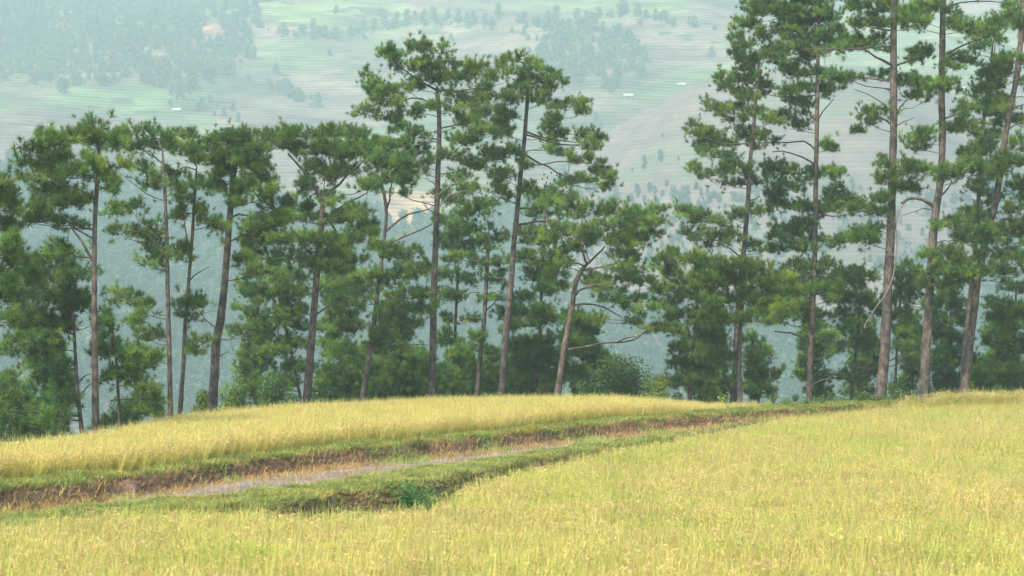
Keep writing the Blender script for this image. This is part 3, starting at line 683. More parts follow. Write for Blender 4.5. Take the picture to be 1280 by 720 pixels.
pine('broad young pine standing in front of the layered pines, hiding their middle trunks',
     [(925, 498), (924, 460), (925, 420), (928, 380), (932, 330)], 8, 4, 88,
     [(870, 325, 16, 7), (895, 330, 18, 8), (925, 333, 18, 9), (950, 335, 16, 8), (880, 350, 20, 10), (910, 355, 24, 11), (945, 355, 24, 11), (975, 350, 18, 10), (900, 375, 24, 11), (935, 378, 26, 11), (966, 375, 20, 10), (890, 395, 20, 7), (925, 398, 24, 6), (960, 392, 20, 7), (982, 387, 16, 9), (905, 342, 14, 7), (990, 365, 14, 8)], hue=(1.15, 1.1, .85), dens=1.2, depthbias=-.6)
pine('tall dark straight pine just right of the one with layered boughs',
     [(1012, 497), (1013, 450), (1015, 400), (1018, 340), (1019, 280), (1020, 220), (1021, 160), (1022, 100), (1023, 50), (1025, 0), (1026, -30)], 10.5, 5, 94,
     [(1000, -18, 25, 9), (1035, -20, 25, 9), (965, 3, 20, 8), (925, 25, 8, 5), (936, 31, 12, 5), (958, 15, 16, 7), (940, 6, 11, 5), (985, 12, 18, 8), (1010, 4, 20, 7), (1000, 26, 22, 8), (1032, 18, 22, 9), (975, 40, 16, 7), (1010, 45, 22, 7), (1040, 38, 14, 6), (985, 60, 18, 7), (1015, 62, 22, 8), (1050, 55, 13, 6), (998, 85, 22, 7), (1030, 89, 16, 5), (1014, 110, 20, 8), (1042, 111, 14, 5), (986, 116, 12, 7), (1000, 130, 16, 6), (980, 146, 14, 7), (1003, 155, 12, 5),
      (972, 210, 18, 7), (1000, 215, 20, 6), (985, 235, 22, 8), (1038, 182, 12, 5), (1040, 215, 13, 8), (1045, 240, 12, 9), (1000, 258, 18, 6), (968, 255, 14, 6), (980, 287, 18, 8), (1005, 282, 18, 10), (1030, 300, 18, 7), (998, 306, 20, 8), (973, 310, 13, 5), (1060, 300, 16, 6), (1078, 290, 13, 6), (1055, 255, 18, 7), (1078, 257, 14, 6), (1035, 262, 14, 7),
      (1010, 357, 26, 10), (1038, 360, 18, 10), (998, 383, 22, 9), (1020, 394, 16, 6), (1032, 420, 13, 7), (1046, 437, 11, 5), (968, 400, 12, 4), (1000, 335, 20, 8), (1035, 330, 16, 6)],
     limbs=[([(1021, 152), (1030, 138), (1042, 124)], 3, 1.5), ([(1021, 155), (1012, 140), (1008, 128)], 3, 1.5), ([(1020, 208), (1005, 198), (980, 190), (965, 190)], 3.5, 1.5), ([(1020, 190), (1008, 178), (980, 178), (905, 180)], 3, 1), ([(1014, 430), (1000, 420), (985, 416), (968, 414)], 5, 2), ([(1021, 120), (980, 122), (940, 114)], 2.5, 1), ([(1019, 268), (1050, 270), (1085, 263)], 2.5, 1), ([(1013, 482), (1030, 474), (1045, 468)], 2, 1)], hue=(.95, 1, .95), dens=1)
pine('small low pine with forked dark limbs between two tall trunks, near the white-flowered weeds',
     [(1064, 502), (1066, 470), (1070, 440), (1073, 415), (1075, 390)], 8, 4, 99,
     [(1065, 340, 15, 7), (1048, 350, 18, 8), (1082, 347, 16, 8), (1045, 370, 16, 8), (1075, 373, 20, 10), (1060, 392, 18, 7), (1095, 385, 14, 7), (1045, 430, 9, 4), (1080, 425, 14, 6), (1046, 466, 18, 4), (1062, 472, 12, 3), (1095, 430, 12, 5), (1120, 432, 11, 5), (1136, 446, 7, 4), (1055, 410, 12, 5)],
     limbs=[([(1067, 475), (1085, 462), (1110, 452), (1142, 438)], 3.5, 1.5), ([(1068, 483), (1082, 476), (1094, 472)], 3, 1.5), ([(1073, 428), (1066, 445), (1060, 450)], 2, 1), ([(1066, 478), (1050, 472), (1025, 478)], 2.5, 1)], hue=(.95, 1, .95))
pine('half-hidden pine in light green foliage directly behind and right of the thickest trunk',
     [(1118, 502), (1121, 440), (1125, 380), (1130, 335)], 6, 3, 101,
     [(1125, 333, 14, 7), (1142, 340, 12, 7), (1130, 358, 16, 8), (1146, 370, 11, 7), (1130, 393, 16, 7), (1124, 414, 18, 6), (1142, 430, 10, 5), (1115, 375, 14, 7), (1148, 350, 10, 6)],
     limbs=[([(1121, 455), (1140, 445), (1155, 452)], 3, 1.5), ([(1124, 386), (1140, 382), (1155, 386)], 2, 1)], hue=(1.05, 1.08, .95))
pine('tall pine with the thickest straight trunk, beside the long pale dead branch',
     [(1100, 498), (1105, 450), (1108, 400), (1110, 350), (1113, 300), (1115, 250), (1116, 200), (1117, 150), (1117, 100), (1117, 50), (1118, 0), (1119, -45)], 17, 9, 89,
     [(1080, -20, 25, 9), (1125, -25, 25, 9), (1080, 8, 22, 8), (1110, 6, 18, 8), (1138, 14, 18, 8), (1095, 28, 16, 7), (1124, 22, 13, 7), (1073, 27, 13, 6), (1088, 47, 16, 6), (1066, 52, 18, 5), (1095, 56, 16, 5), (1045, 60, 18, 4), (1060, 97, 20, 5), (1100, 93, 11, 5), (1150, 62, 13, 7), (1143, 72, 12, 6), (1032, 95, 16, 4), (1140, 100, 16, 7), (1156, 108, 13, 8), (1148, 120, 16, 6), (1096, 140, 16, 5), (1085, 150, 12, 5), (1076, 160, 7, 3), (1102, 198, 6, 5),
      (1125, 206, 16, 7, -1.0), (1145, 211, 17, 7), (1120, 225, 14, 6, -1.0), (1137, 234, 16, 5), (1100, 222, 7, 4), (1100, 250, 13, 7), (1076, 260, 14, 6), (1097, 263, 11, 5), (1098, 288, 16, 6), (1078, 297, 16, 5)],
     limbs=[([(1116, 40), (1095, 36), (1072, 30)], 3, 1.5), ([(1117, 59), (1080, 60), (1040, 61), (1000, 62)], 3.5, 1.2), ([(1116, 83), (1100, 74), (1082, 62)], 5, 2.5), ([(1117, 104), (1090, 98), (1050, 97), (1005, 96)], 3.5, 1.2), ([(1117, 85), (1135, 76), (1158, 66)], 4, 2), ([(1117, 158), (1106, 150), (1092, 143)], 4, 2), ([(1117, 155), (1124, 135), (1135, 125), (1150, 118)], 3, 1.5), ([(1117, 160), (1130, 152), (1142, 147)], 2.5, 1.2), ([(1115, 262), (1095, 266), (1070, 264)], 3, 1.2), ([(1108, 140), (1085, 118), (1068, 112)], 2.5, 1.2)], dens=.95, hue=(.97, 1, .97))
pine('tall kinked pine whose arched limb ends in a long pale dead branch',
     [(1155, 498), (1157, 450), (1160, 400), (1163, 350), (1166, 300), (1170, 262), (1176, 222), (1178, 170), (1177, 120), (1178, 60), (1179, 0), (1180, -45)], 15, 9, 87,
     [(1165, -18, 22, 8), (1200, -22, 22, 8), (1165, 8, 18, 8), (1190, 16, 13, 7), (1150, 26, 16, 6), (1204, 33, 16, 7), (1226, 38, 14, 7), (1240, 30, 14, 6), (1215, 75, 11, 5), (1200, 70, 12, 4), (1190, 82, 9, 5), (1166, 105, 13, 7), (1182, 106, 13, 6, -1.0), (1192, 103, 9, 4), (1210, 130, 10, 5), (1205, 141, 10, 5), (1196, 152, 10, 5), (1146, 170, 12, 6), (1160, 166, 13, 6), (1186, 158, 9, 5), (1148, 182, 10, 5),
      (1195, 212, 16, 7), (1215, 206, 18, 7), (1180, 216, 12, 6, -.9), (1195, 276, 14, 6), (1214, 266, 15, 6), (1205, 290, 15, 6), (1177, 280, 9, 5),
      (1165, 320, 13, 8, -1.2), (1185, 318, 15, 8, -1.2), (1205, 326, 17, 8, -1.0), (1175, 338, 16, 7, -1.3), (1200, 345, 18, 8, -1.0), (1165, 354, 12, 6, -1.1), (1188, 357, 15, 5, -1.0), (1220, 340, 15, 7, -1)],
     limbs=[([(1178, 68), (1195, 62), (1212, 53), (1236, 45)], 3.5, 2), ([(1170, 262), (1160, 252), (1148, 248), (1136, 248), (1127, 254)], 6, 4.5), ([(1173, 248), (1182, 240), (1190, 226)], 4, 2), ([(1170, 262), (1150, 262), (1128, 270)], 2, 1), ([(1178, 8), (1210, 2), (1260, 3)], 3, 1.5), ([(1176, 150), (1190, 144), (1210, 139)], 3, 1.5)],
     dead=[([(1169, 262), (1150, 249), (1135, 249), (1124, 262), (1121, 310), (1116, 345), (1106, 370), (1092, 388), (1080, 410)], 2.6, 1.0)], dens=.95)
pine('pine whose trunk leans clearly to the right, nearest the right edge of the picture',
     [(1205, 498), (1210, 450), (1216, 400), (1222, 350), (1232, 300), (1243, 260), (1249, 225), (1255, 180), (1262, 140), (1270, 100), (1275, 60), (1278, 20), (1280, -30)], 13.5, 8, 88,
     [(1270, 8, 18, 9), (1258, 26, 18, 9), (1285, 35, 18, 9), (1265, 74, 14, 11), (1250, 90, 16, 10), (1240, 110, 15, 7), (1252, 130, 14, 9), (1236, 142, 14, 8), (1272, 148, 12, 7), (1276, 175, 11, 7), (1260, 200, 18, 10, -1), (1276, 232, 14, 10), (1245, 212, 15, 9, -1), (1270, 262, 12, 11), (1256, 285, 13, 8), (1277, 292, 14, 8), (1260, 318, 18, 9), (1240, 300, 14, 7, -1), (1235, 318, 15, 8, -1), (1290, 330, 16, 9), (1295, 100, 18, 9), (1300, 200, 18, 9), (1228, 285, 15, 7, -1), (1252, 340, 14, 7)],
     limbs=[([(1262, 140), (1275, 132), (1290, 128)], 3, 1.5), ([(1258, 165), (1270, 155), (1288, 150)], 3, 1.5)], dens=1)
pine('darker pine trunk directly behind the right-leaning one, with a bare forked top',
     [(1201, 500), (1206, 440), (1212, 380), (1219, 310), (1223, 250), (1228, 180), (1232, 130), (1238, 88), (1241, 55)], 9.5, 4, 94,
     [(1238, 45, 15, 7), (1224, 60, 13, 5), (1232, 92, 13, 5), (1246, 100, 12, 6), (1224, 112, 11, 6), (1230, 130, 13, 7), (1215, 160, 16, 7), (1238, 168, 14, 8), (1225, 187, 16, 8), (1212, 190, 12, 6), (1235, 208, 16, 8), (1222, 232, 12, 6), (1228, 268, 15, 7), (1215, 300, 13, 6), (1240, 245, 13, 7)],
     limbs=[([(1236, 92), (1242, 75), (1244, 55)], 3, 1.5), ([(1238, 88), (1246, 78), (1250, 60)], 2.5, 1.2)], hue=(.85, .9, .95))
pine('dense low dark pine between the kinked and the right-leaning trunks',
     [(1186, 503), (1187, 460), (1188, 400), (1190, 365)], 6, 3, 98,
     [(1188, 368, 15, 7), (1175, 380, 16, 8), (1200, 382, 14, 8), (1190, 400, 18, 8), (1176, 418, 16, 8), (1198, 425, 16, 9), (1182, 440, 18, 9), (1200, 452, 18, 10), (1172, 460, 13, 10), (1190, 475, 20, 10), (1212, 480, 14, 9), (1175, 488, 14, 8)], hue=(.8, .88, .9), dens=1.1)
pine('dense low pine with drooping boughs at the right edge of the picture',
     [(1267, 503), (1268, 440), (1269, 390), (1271, 350)], 6.5, 3, 96,
     [(1270, 358, 15, 6), (1265, 385, 16, 7), (1246, 377, 12, 6), (1250, 395, 15, 6), (1272, 410, 17, 9), (1246, 428, 17, 10), (1265, 448, 18, 10), (1240, 462, 17, 9), (1265, 480, 19, 10), (1245, 488, 16, 8), (1285, 430, 15, 9), (1290, 470, 15, 9), (1228, 470, 12, 8), (1285, 395, 15, 8)], hue=(.85, .93, .9), dens=1.1)
pine('slender pine showing behind and left of the centre leaning pine, dark straight trunk',
     [(597, 493), (600, 450), (605, 400), (608, 350), (611, 290)], 9, 5, 91,
     [(600, 285, 20, 9), (583, 268, 16, 9), (622, 298, 16, 9), (588, 308, 18, 8), (630, 328, 12, 8), (602, 330, 16, 7), (622, 350, 14, 7), (575, 290, 16, 8), (560, 245, 20, 9), (590, 240, 16, 9), (575, 222, 18, 8), (605, 258, 16, 8), (612, 372, 12, 5), (590, 420, 14, 6), (615, 440, 14, 6)],
     limbs=[([(603, 400), (590, 398), (570, 402)], 2.5, 1), ([(604, 390), (618, 378), (625, 370)], 2.5, 1)], hue=(.88, .95, .95))
pine('thin dark-trunked pine between the tallest pine and the slender one behind it',
     [(565, 494), (568, 440), (570, 390), (573, 330)], 6.5, 3.5, 95,
     [(560, 300, 18, 8), (577, 318, 18, 8), (560, 343, 16, 8), (584, 348, 13, 7), (555, 365, 12, 7), (574, 370, 14, 5), (560, 395, 12, 5), (586, 398, 10, 5), (560, 428, 16, 7), (582, 438, 16, 7), (550, 415, 10, 6), (560, 275, 16, 8), (572, 458, 18, 7)],
     limbs=[([(569, 365), (555, 368), (545, 374)], 2.5, 1), ([(569, 380), (590, 366), (600, 366)], 2, 1)], hue=(.9, .97, .95))
pine('dense leafy-boughed pine filling the space between the centre leaning pine and the crooked pine',
     [(672, 497), (674, 440), (677, 360), (680, 290), (682, 245)], 8, 3.5, 93,
     [(668, 243, 14, 7), (690, 243, 12, 7), (672, 264, 16, 8), (660, 290, 15, 8), (682, 300, 20, 9), (666, 320, 20, 9), (700, 332, 16, 9), (666, 345, 20, 10), (690, 362, 20, 10), (655, 372, 15, 8), (665, 388, 24, 8, -1.5), (640, 392, 16, 8, -1.5), (688, 392, 16, 7, -1.5), (660, 404, 26, 7, -1.5), (702, 420, 17, 8), (672, 432, 22, 9), (692, 450, 22, 10), (655, 455, 18, 9), (722, 432, 15, 8), (640, 430, 14, 8), (710, 395, 14, 8), (680, 475, 24, 10), (645, 480, 18, 8), (715, 465, 18, 9)],
     limbs=[([(674, 408), (655, 408), (635, 406)], 2.5, 1.2), ([(673, 476), (650, 476), (633, 477)], 2.5, 1.2)], hue=(.95, 1, .9), dens=1.1)
# low young pines closing the foot of the row
YP = [
 ('bushy young pine low behind the rice, under the forked pale trunk', 452, 446, 503, 30, 15, 86),
 ('wide dark young pine low behind the rice left of the tallest trunk', 508, 440, 500, 34, 20, 88),
 ('small dark young pine squeezed between the tallest pine and its thin neighbour', 556, 462, 500, 18, 10, 89),
 ('small young pine at the foot of the centre leaning pine, on its left side', 610, 455, 500, 22, 12, 95),
 ('rounded dark young pine just right of the forking pine foot', 412, 462, 505, 20, 9, 92),
 ('low young pine at the foot of the two crowded trunks at the right', 1228, 452, 505, 20, 11, 101),
 ('dense young pine between the forked pale trunk and the tall straight central pine', 488, 380, 500, 30, 22, 92),
 ('dense young pine right of the tall straight central trunk, low in its shade', 580, 440, 500, 24, 15, 93),
 ('broad young pine between the central leaning trunk and the crooked pine', 660, 430, 500, 34, 22, 97),
 ('young pine deep in the shade right of the right-leaning trunk', 1252, 400, 505, 28, 16, 108),
 ('young pine behind the small forked pine, left of the thickest trunk', 1080, 400, 505, 24, 12, 108),
 ('young pine behind the bushy one that hangs left of the forking pine', 318, 400, 505, 24, 14, 92),
 ('young pine rising behind the large round bush, right of the crooked trunk', 735, 400, 500, 26, 16, 97),
 ('young pine under the layered pine, left of its trunk', 893, 400, 500, 26, 18, 95),
 ('young pine at the very foot of the layered pine, right side', 948, 430, 500, 18, 8, 98),
 ('young pine low behind the dark straight pine', 1015, 395, 500, 22, 10, 101),
 ('young pine behind the half-hidden light green pine', 1140, 395, 505, 20, 10, 106),
 ('tall young pine behind the forking pine, filling the gap on its right', 425, 300, 500, 26, 24, 90),
 ('young pine behind the dark shaded pine at the left', 55, 410, 560, 40, 20, 72),
 ('small young pine at the far left edge low against the valley haze', 12, 470, 565, 26, 13, 66)]
for lab, cx, yt, yb, w, n, D in YP:
    hh = (.85, .93, .9) if 'dark' in lab else (.95, 1, .92)
    pine(lab, [(cx, yb+6), (cx+1, (yt+yb)/2), (cx-1, yt+6)], 5, 2, D, auto_pads(cx, yt, yb, w, n), hue=hh, dens=1.1, group='young pines at the foot of the row')

# ------------------------------------------------------------------ broadleaf bushes and weeds
def leaf_cloud(centres, radii, n, L, cols, upbias=.4):
    centres = np.array(centres); radii = np.array(radii)
    w = RNG.integers(0, len(centres), n); d = RNG.normal(size=(n, 3)); d /= np.linalg.norm(d, axis=1)[:, None]
    rr = RNG.uniform(.25, 1, n)**.45; pos = centres[w]+d*rr[:, None]*radii[w]
    nrm = d+RNG.normal(size=(n, 3))*.6+np.array([0, 0, upbias]); nrm /= np.linalg.norm(nrm, axis=1)[:, None]
    a = np.cross(nrm, RNG.normal(size=(n, 3))); a /= np.linalg.norm(a, axis=1)[:, None]; b = np.cross(nrm, a)
    l = L*RNG.uniform(.6, 1.3, n)[:, None]
    q = np.stack([pos-a*l, pos+b*l*.42+nrm*l*.12, pos+a*l, pos-b*l*.42+nrm*l*.12], 1).reshape(-1, 3)
    cc = np.array(cols)[RNG.integers(0, len(cols), n)]*RNG.uniform(.75, 1.25, n)[:, None]
    lobe = RNG.uniform(.8, 1.25, len(centres)); cc = cc*lobe[w][:, None]
    return q, np.arange(len(q)).reshape(-1, 4), np.repeat(cc, 4, axis=0)
def bush(name, label, cat, px, py0, py1, rx, D, cols, L=.06, n=2600, group=None, lobes=9):
    c = P(px, (py0+py1)/2, D); hz = (py1-py0)*D/F/2; hx = rx*D/F
    g = gz(c[0], D); base = np.array([c[0], D, g])
    zt = c[2]+hz; c[2] = (zt+g)/2; hz = (zt-g)/2; n = int(n*1.7); lobes = int(lobes*1.6)
    root = empty(name, base); tag(root, label, cat, group)
    cen, rad = [], []
    for i in range(lobes):
        a = random.uniform(0, 6.28); r = random.uniform(.15, .7); zz = random.uniform(-.7, .65)
        k = math.sqrt(max(.1, 1-zz*zz))
        cen.append(c+[hx*r*math.cos(a)*k*1.1, hx*.8*r*math.sin(a)*k, hz*zz]); s = random.uniform(.36, .55)
        rad.append([hx*s, hx*s, min(hz, hx*1.3)*s])
    V, Q, T = leaf_cloud(cen, rad, n, L, cols)
    meshobj('foliage', rel(V, base), Q, M_leaf, root, tint=T)
    parts = []
    for q in cen:
        s = base+[random.uniform(-.1, .1), random.uniform(-.1, .1), -.1]
        parts.append(tube(interp_path(np.array([s, (s+q)/2+RNG.normal(size=3)*.08, q]), 7), np.linspace(.035, .01, 7), 5))
    V, Q = merge(parts); meshobj('stem', rel(V, base), Q, M_bark, root, smooth=True)
    return root
G1 = [(.13, .20, .03), (.10, .17, .035), (.17, .24, .04)]; G2 = [(.07, .14, .035), (.09, .165, .04), (.06, .12, .035)]; G3 = [(.22, .30, .045), (.28, .33, .05), (.16, .24, .04)]
bg = 'broad-leaved bushes behind the rice'
bush('bush', 'light green leafy bush between the thick curved trunk and the two slim pines', 'bush', 256, 478, 515, 20, 72, G1, .06, 2200, bg)
bush('bush', 'yellow-green leafy bush just right of the foot of the thick curved trunk', 'bush', 292, 448, 505, 26, 76, G1, .06, 3800, bg, 12)
bush('bush', 'dark leafy bush between the thick curved trunk and the forking pine', 'bush', 345, 455, 508, 34, 80, G2, .06, 5200, bg, 14)
for px, t0, rx, D, lab in ((398, 470, 20, 84, 'low dark thicket just right of the forking pine foot'), (432, 462, 22, 90, 'low dark thicket left of the forked pale trunk'), (478, 466, 22, 90, 'low thicket right of the forked pale trunk'),
                          (524, 470, 18, 90, 'low thicket touching the left side of the tall straight central trunk'), (585, 466, 20, 97, 'low thicket between the two thin dark trunks right of the tall central one'), (645, 462, 24, 92, 'low thicket right of the central leaning trunk'),
                          (695, 452, 22, 96, 'low thicket behind the foot of the crooked pine'), (892, 466, 24, 96, 'low thicket left of the foot of the layered pine'), (1190, 466, 30, 104, 'low thicket between the kinked and the right-leaning trunks'), (1242, 468, 34, 104, 'low thicket in front of the picture-edge pine at the right'),
                          (160, 496, 26, 74, 'low thicket under the spreading pine left of the two slim pines'), (40, 500, 36, 68, 'wide low thicket at the left under the dark shaded pine'), (858, 462, 20, 94, 'low thicket right of the bright yellow-green bush')):
    bush('bush', lab, 'bush', px, t0, 503, rx, D, [(.055, .12, .035), (.08, .15, .04), (.05, .105, .035)], .07, 2600, bg, 9)
bush('bush', 'large round dark green bush right of the crooked pine trunk', 'bush', 772, 432, 500, 42, 88, G2, .075, 8000, bg, 26)
bush('bush', 'low dark green bush at the foot of the crooked pine', 'bush', 733, 455, 500, 24, 86, G2, .06, 3500, bg, 10)
bush('bush', 'small bright yellow-green bush at the edge of the upper rice', 'bush', 823, 464, 498, 24, 83.5, G3, .055, 2600, bg, 9)
bush('bush', 'small round green bush between the two thickest right-hand trunks', 'bush', 1130, 470, 502, 22, 93, G2, .055, 2600, bg, 9)
bush('bush', 'tiny dark bush left of the straight dark trunk, above the grassy bund', 'bush', 993, 482, 500, 9, 93, G2, .05, 500, bg, 5)
bush('bush', 'low dim bush left of the small forked pine', 'bush', 1040, 484, 502, 13, 96, G2, .05, 800, bg, 6)
bush('bush', 'low green bush right of the small forked pine foot', 'bush', 1084, 480, 502, 13, 96, G2, .05, 900, bg, 6)
def weed(label, px, py, h, D, cols, n=14, L=.11, zb=None, spread=.35, flowers=0, name='weed', cat='weed', group=None):
    X = (px-640)*D/F; g = gz(X, D) if zb is None else zb
    base = np.array([X, D, g]); root = empty(name, base); tag(root, label, cat, group)
    parts = []; V, Fq, T = [], [], []; cnt = 0; tips = []
    for i in range(n):
        a = random.uniform(0, 6.28); s = spread*random.uniform(.1, 1); hh = h*random.uniform(.55, 1)
        e = np.array([s*math.cos(a), s*math.sin(a), hh]); q = interp_path(np.array([[0, 0, 0], e*.5+[0, 0, .1*hh], e]), 6)
        parts.append(tube(q, np.linspace(.010, .004, 6), 4)); tips.append(e)
        for k in range(7):
            c = q[random.randrange(2, 6)]+RNG.normal(size=3)*.03; d = RNG.normal(size=3)*[1, 1, .4]; d /= np.linalg.norm(d)
            b = np.cross(d, [0, 0, 1.]); b /= np.linalg.norm(b); l = L*random.uniform(.6, 1.2)
            V += [c, c+d*l*.5+b*l*.28+[0, 0, .02], c+d*l-[0, 0, .02*random.random()], c+d*l*.5-b*l*.28+[0, 0, .02]]
            Fq.append([cnt, cnt+1, cnt+2, cnt+3]); cnt += 4; T += [jit(random.choice(cols), .2)]*4
    meshobj('leaves', V, np.array(Fq), M_leaf, root, tint=np.array(T))
    vv, qq = merge(parts); meshobj('stem', vv, qq, M_leaf, root, tint=np.tile(np.array(cols[0]), (len(vv), 1)))
    if flowers:
        V, Fq = [], []; cnt = 0
        for e in tips[:flowers]:
            for k in range(6):
                a = k*1.047; c = e+[0, 0, .03]
                d = np.array([math.cos(a), math.sin(a), .3]); b = np.array([-d[1], d[0], 0])
                V += [c, c+d*.03+b*.016, c+d*.055, c+d*.03-b*.016]; Fq.append([cnt, cnt+1, cnt+2, cnt+3]); cnt += 4
        meshobj('flower', V, np.array(Fq), M_petal, root)
    return root
BG = [(.09, .23, .06), (.12, .28, .07), (.06, .17, .05)]; BY = [(.30, .36, .05), (.38, .42, .07)]
weed('bushy blue-green weed between the lower bund and the near rice', 512, 625, .85, 43.4, BG, 34, .15, spread=.5, group='green weeds at the near rice edge')
weed('smaller blue-green weed just right of the bushy one at the rice edge', 538, 622, .66, 43.8, BG, 18, .13, spread=.35, group='green weeds at the near rice edge')
weed('low pale green weed left of the bushy one, beside the puddle', 452, 636, .50, 41.0, [(.10, .25, .08), (.14, .30, .09)], 14, .12, spread=.4, group='green weeds at the near rice edge')
weed('yellow-green sprig standing above the rice at the foot of the right-leaning trunk', 1214, 500, .9, 88, BY, 8, .16, zb=gz((1214-640)*88/F, 88), spread=.25)
weed('tuft of tall yellow-green grass-like weed left of the layered pine foot', 903, 498, .7, 82, BY, 12, .14, spread=.35)
fl = [(965, 'leftmost of the white-flowered weeds, near the straight dark trunk'), (1040, 'white-flowered weed left of the small forked pine'), (1078, 'white-flowered weed between the forked pine and the thickest trunk'), (1125, 'white-flowered weed just right of the thickest trunk'), (1142, 'white-flowered weed left of the kinked trunk'), (1180, 'rightmost white-flowered weed, right of the kinked trunk')]
for px, lab in fl:
    D = 85+max(0, px-960)*.014
    weed(lab, px, 500, .6, D, [(.10, .19, .05), (.14, .24, .06)], 16, .11, spread=.55, flowers=7, name='flowering_weed', group='white-flowered weeds on the far bund')
for px in (985, 1010, 1028, 1055, 1092, 1108, 1165):
    D = 84.5+max(0, px-960)*.014
    weed('low leafy weed without flowers among the white-flowered ones on the far bund', px, 500, .42, D, [(.11, .19, .05), (.16, .26, .06)], 16, .11, spread=.6, group='low leafy weeds on the far bund')

# ------------------------------------------------------------------ far mountainside
LV = 2.3
def Yhill(x, z):
    z = np.asarray(z, float); x = np.asarray(x, float)
    y = np.interp(z, [-150, -90, -60, 0, 60, 120, 180, 260, 300], [500, 600, 650, 810, 955, 1090, 1210, 1380, 1480])
    y = y+26*np.sin(x/95+z*.012+.8)+14*np.sin(x/41-z*.03+2)+7*np.sin(x/19+z*.06)+3.2*np.sin(x/9.5-z*.11+1)
    return y+.00012*x*x*.6
def fbm(x, z, s):
    return (np.sin(x/s+1.7*np.sin(z/s*1.3))+np.sin(z/s*2.1+1.3*np.sin(x/s*.7+2))+.6*np.sin((x+z*2)/s*2.3+.5)+.4*np.sin((x-z)/s*4.1))/3
def hill_tint(x, y, z, frac, lev):
    """colours of the ground itself: bare stubble, fallow earth, green fields; slightly different lip and foot of each terrace"""
    px = 640+F*x/y; py = HZ-F*z/y
    n = fbm(x, z*1.6, 38.)
    bare = np.array([.30, .235, .19]); green = np.array([.20, .27, .10]); fallow = np.array([.24, .24, .14])
    c = np.where((n > .15)[:, None], bare, fallow); c = np.where((n < -.45)[:, None], green, c)
    def blob(cx, cy, rx, ry): return ((px-cx)/rx)**2+((py-cy)/ry)**2 < 1+.25*np.sin(px*.11+py*.2)
    for (cx, cy, rx, ry, col) in [(170, 130, 110, 22, (.22, .33, .11)), (390, 18, 60, 12, (.26, .36, .10)), (70, 180, 110, 38, bare), (380, 135, 110, 45, (.31, .25, .20)), (365, 70, 50, 22, (.22, .29, .13)), (780, 10, 90, 12, (.24, .32, .12)),
                                  (240, 165, 40, 18, (.24, .30, .13)), (470, 35, 60, 12, (.24, .31, .13)), (610, 60, 110, 40, (.29, .24, .19)), (850, 65, 60, 22, (.30, .24, .19)), (1150, 60, 130, 50, (.24, .30, .13)), (450, 10, 60, 10, (.26, .33, .13))]:
        c = np.where(blob(cx, cy, rx, ry)[:, None], np.array(col), c)
    c = np.where(blob(265, 42, 13, 10)[:, None], np.array([.55, .28, .18]), c)
    c = np.where(blob(512, 265, 36, 26)[:, None], np.array([.72, .45, .28]), c)
    c = np.where(blob(742, 241, 13, 8)[:, None], np.array([.60, .38, .27]), c)
    c = np.where(blob(905, 98, 12, 5)[:, None], np.array([.62, .45, .30]), c)
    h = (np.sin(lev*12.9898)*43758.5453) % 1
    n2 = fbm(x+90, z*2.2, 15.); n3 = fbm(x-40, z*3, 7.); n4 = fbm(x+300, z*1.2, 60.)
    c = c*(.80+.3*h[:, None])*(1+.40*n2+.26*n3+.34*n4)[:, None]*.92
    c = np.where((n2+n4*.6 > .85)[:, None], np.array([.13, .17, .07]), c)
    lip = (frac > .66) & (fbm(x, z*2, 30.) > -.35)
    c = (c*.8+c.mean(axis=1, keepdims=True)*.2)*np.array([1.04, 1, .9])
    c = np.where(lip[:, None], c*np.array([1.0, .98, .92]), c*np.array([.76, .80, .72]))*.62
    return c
xs = axis([(-620, -330, 10), (-330, 420, 2.6), (420, 621, 10)])
levs = np.arange(-150, 262, LV)
V, TT = [], []
for li, z0 in enumerate(levs):
    yf = Yhill(xs, z0); zz = np.full(xs.shape, z0)
    riser = .55*LV/1.0
    for fr, dy in ((0.0, 0.0), (.6, .35), (.72, .42), (1.0, .55)):
        V.append(np.stack([xs, yf+dy, zz+LV*fr*.98], 1)); TT.append((xs, yf, zz, np.full(xs.shape, fr), np.full(xs.shape, li)))
V = np.concatenate(V); TT = [np.concatenate([t[i] for t in TT]) for i in range(5)]
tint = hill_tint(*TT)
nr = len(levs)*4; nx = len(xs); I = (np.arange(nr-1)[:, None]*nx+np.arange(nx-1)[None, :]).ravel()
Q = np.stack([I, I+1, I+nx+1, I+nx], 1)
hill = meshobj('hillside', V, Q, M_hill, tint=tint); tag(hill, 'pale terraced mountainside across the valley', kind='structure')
# nearer rounded spur with ring terraces
MC = np.array([149., 975.])
def mound_r(z): return np.interp(z, [0, 40, 64, 88, 100, 112, 122, 126], [185, 150, 131, 109, 92, 70, 40, 12])
def mound_pt(a, z):
    r = mound_r(z)*(1+.05*np.sin(3*a+1)+.03*np.sin(7*a+z*.05)+.012*np.sin(17*a+z*.1))
    return MC[0]+r*np.cos(a), MC[1]+r*.85*np.sin(a)
aa = np.linspace(0, 2*np.pi, 260, endpoint=False); V, TT = [], []
lv = np.arange(2, 125, 2.1)
for li, z0 in enumerate(lv):
    for fr, k in ((0, 0), (.6, .35), (.72, .42), (1, .55)):
        x, y = mound_pt(aa, z0); s = 1-k/np.maximum(mound_r(z0), 5)
        V.append(np.stack([MC[0]+(x-MC[0])*s, MC[1]+(y-MC[1])*s, np.full(aa.shape, z0+2.1*.98*fr)], 1)); TT.append((fr, li))
tint = []
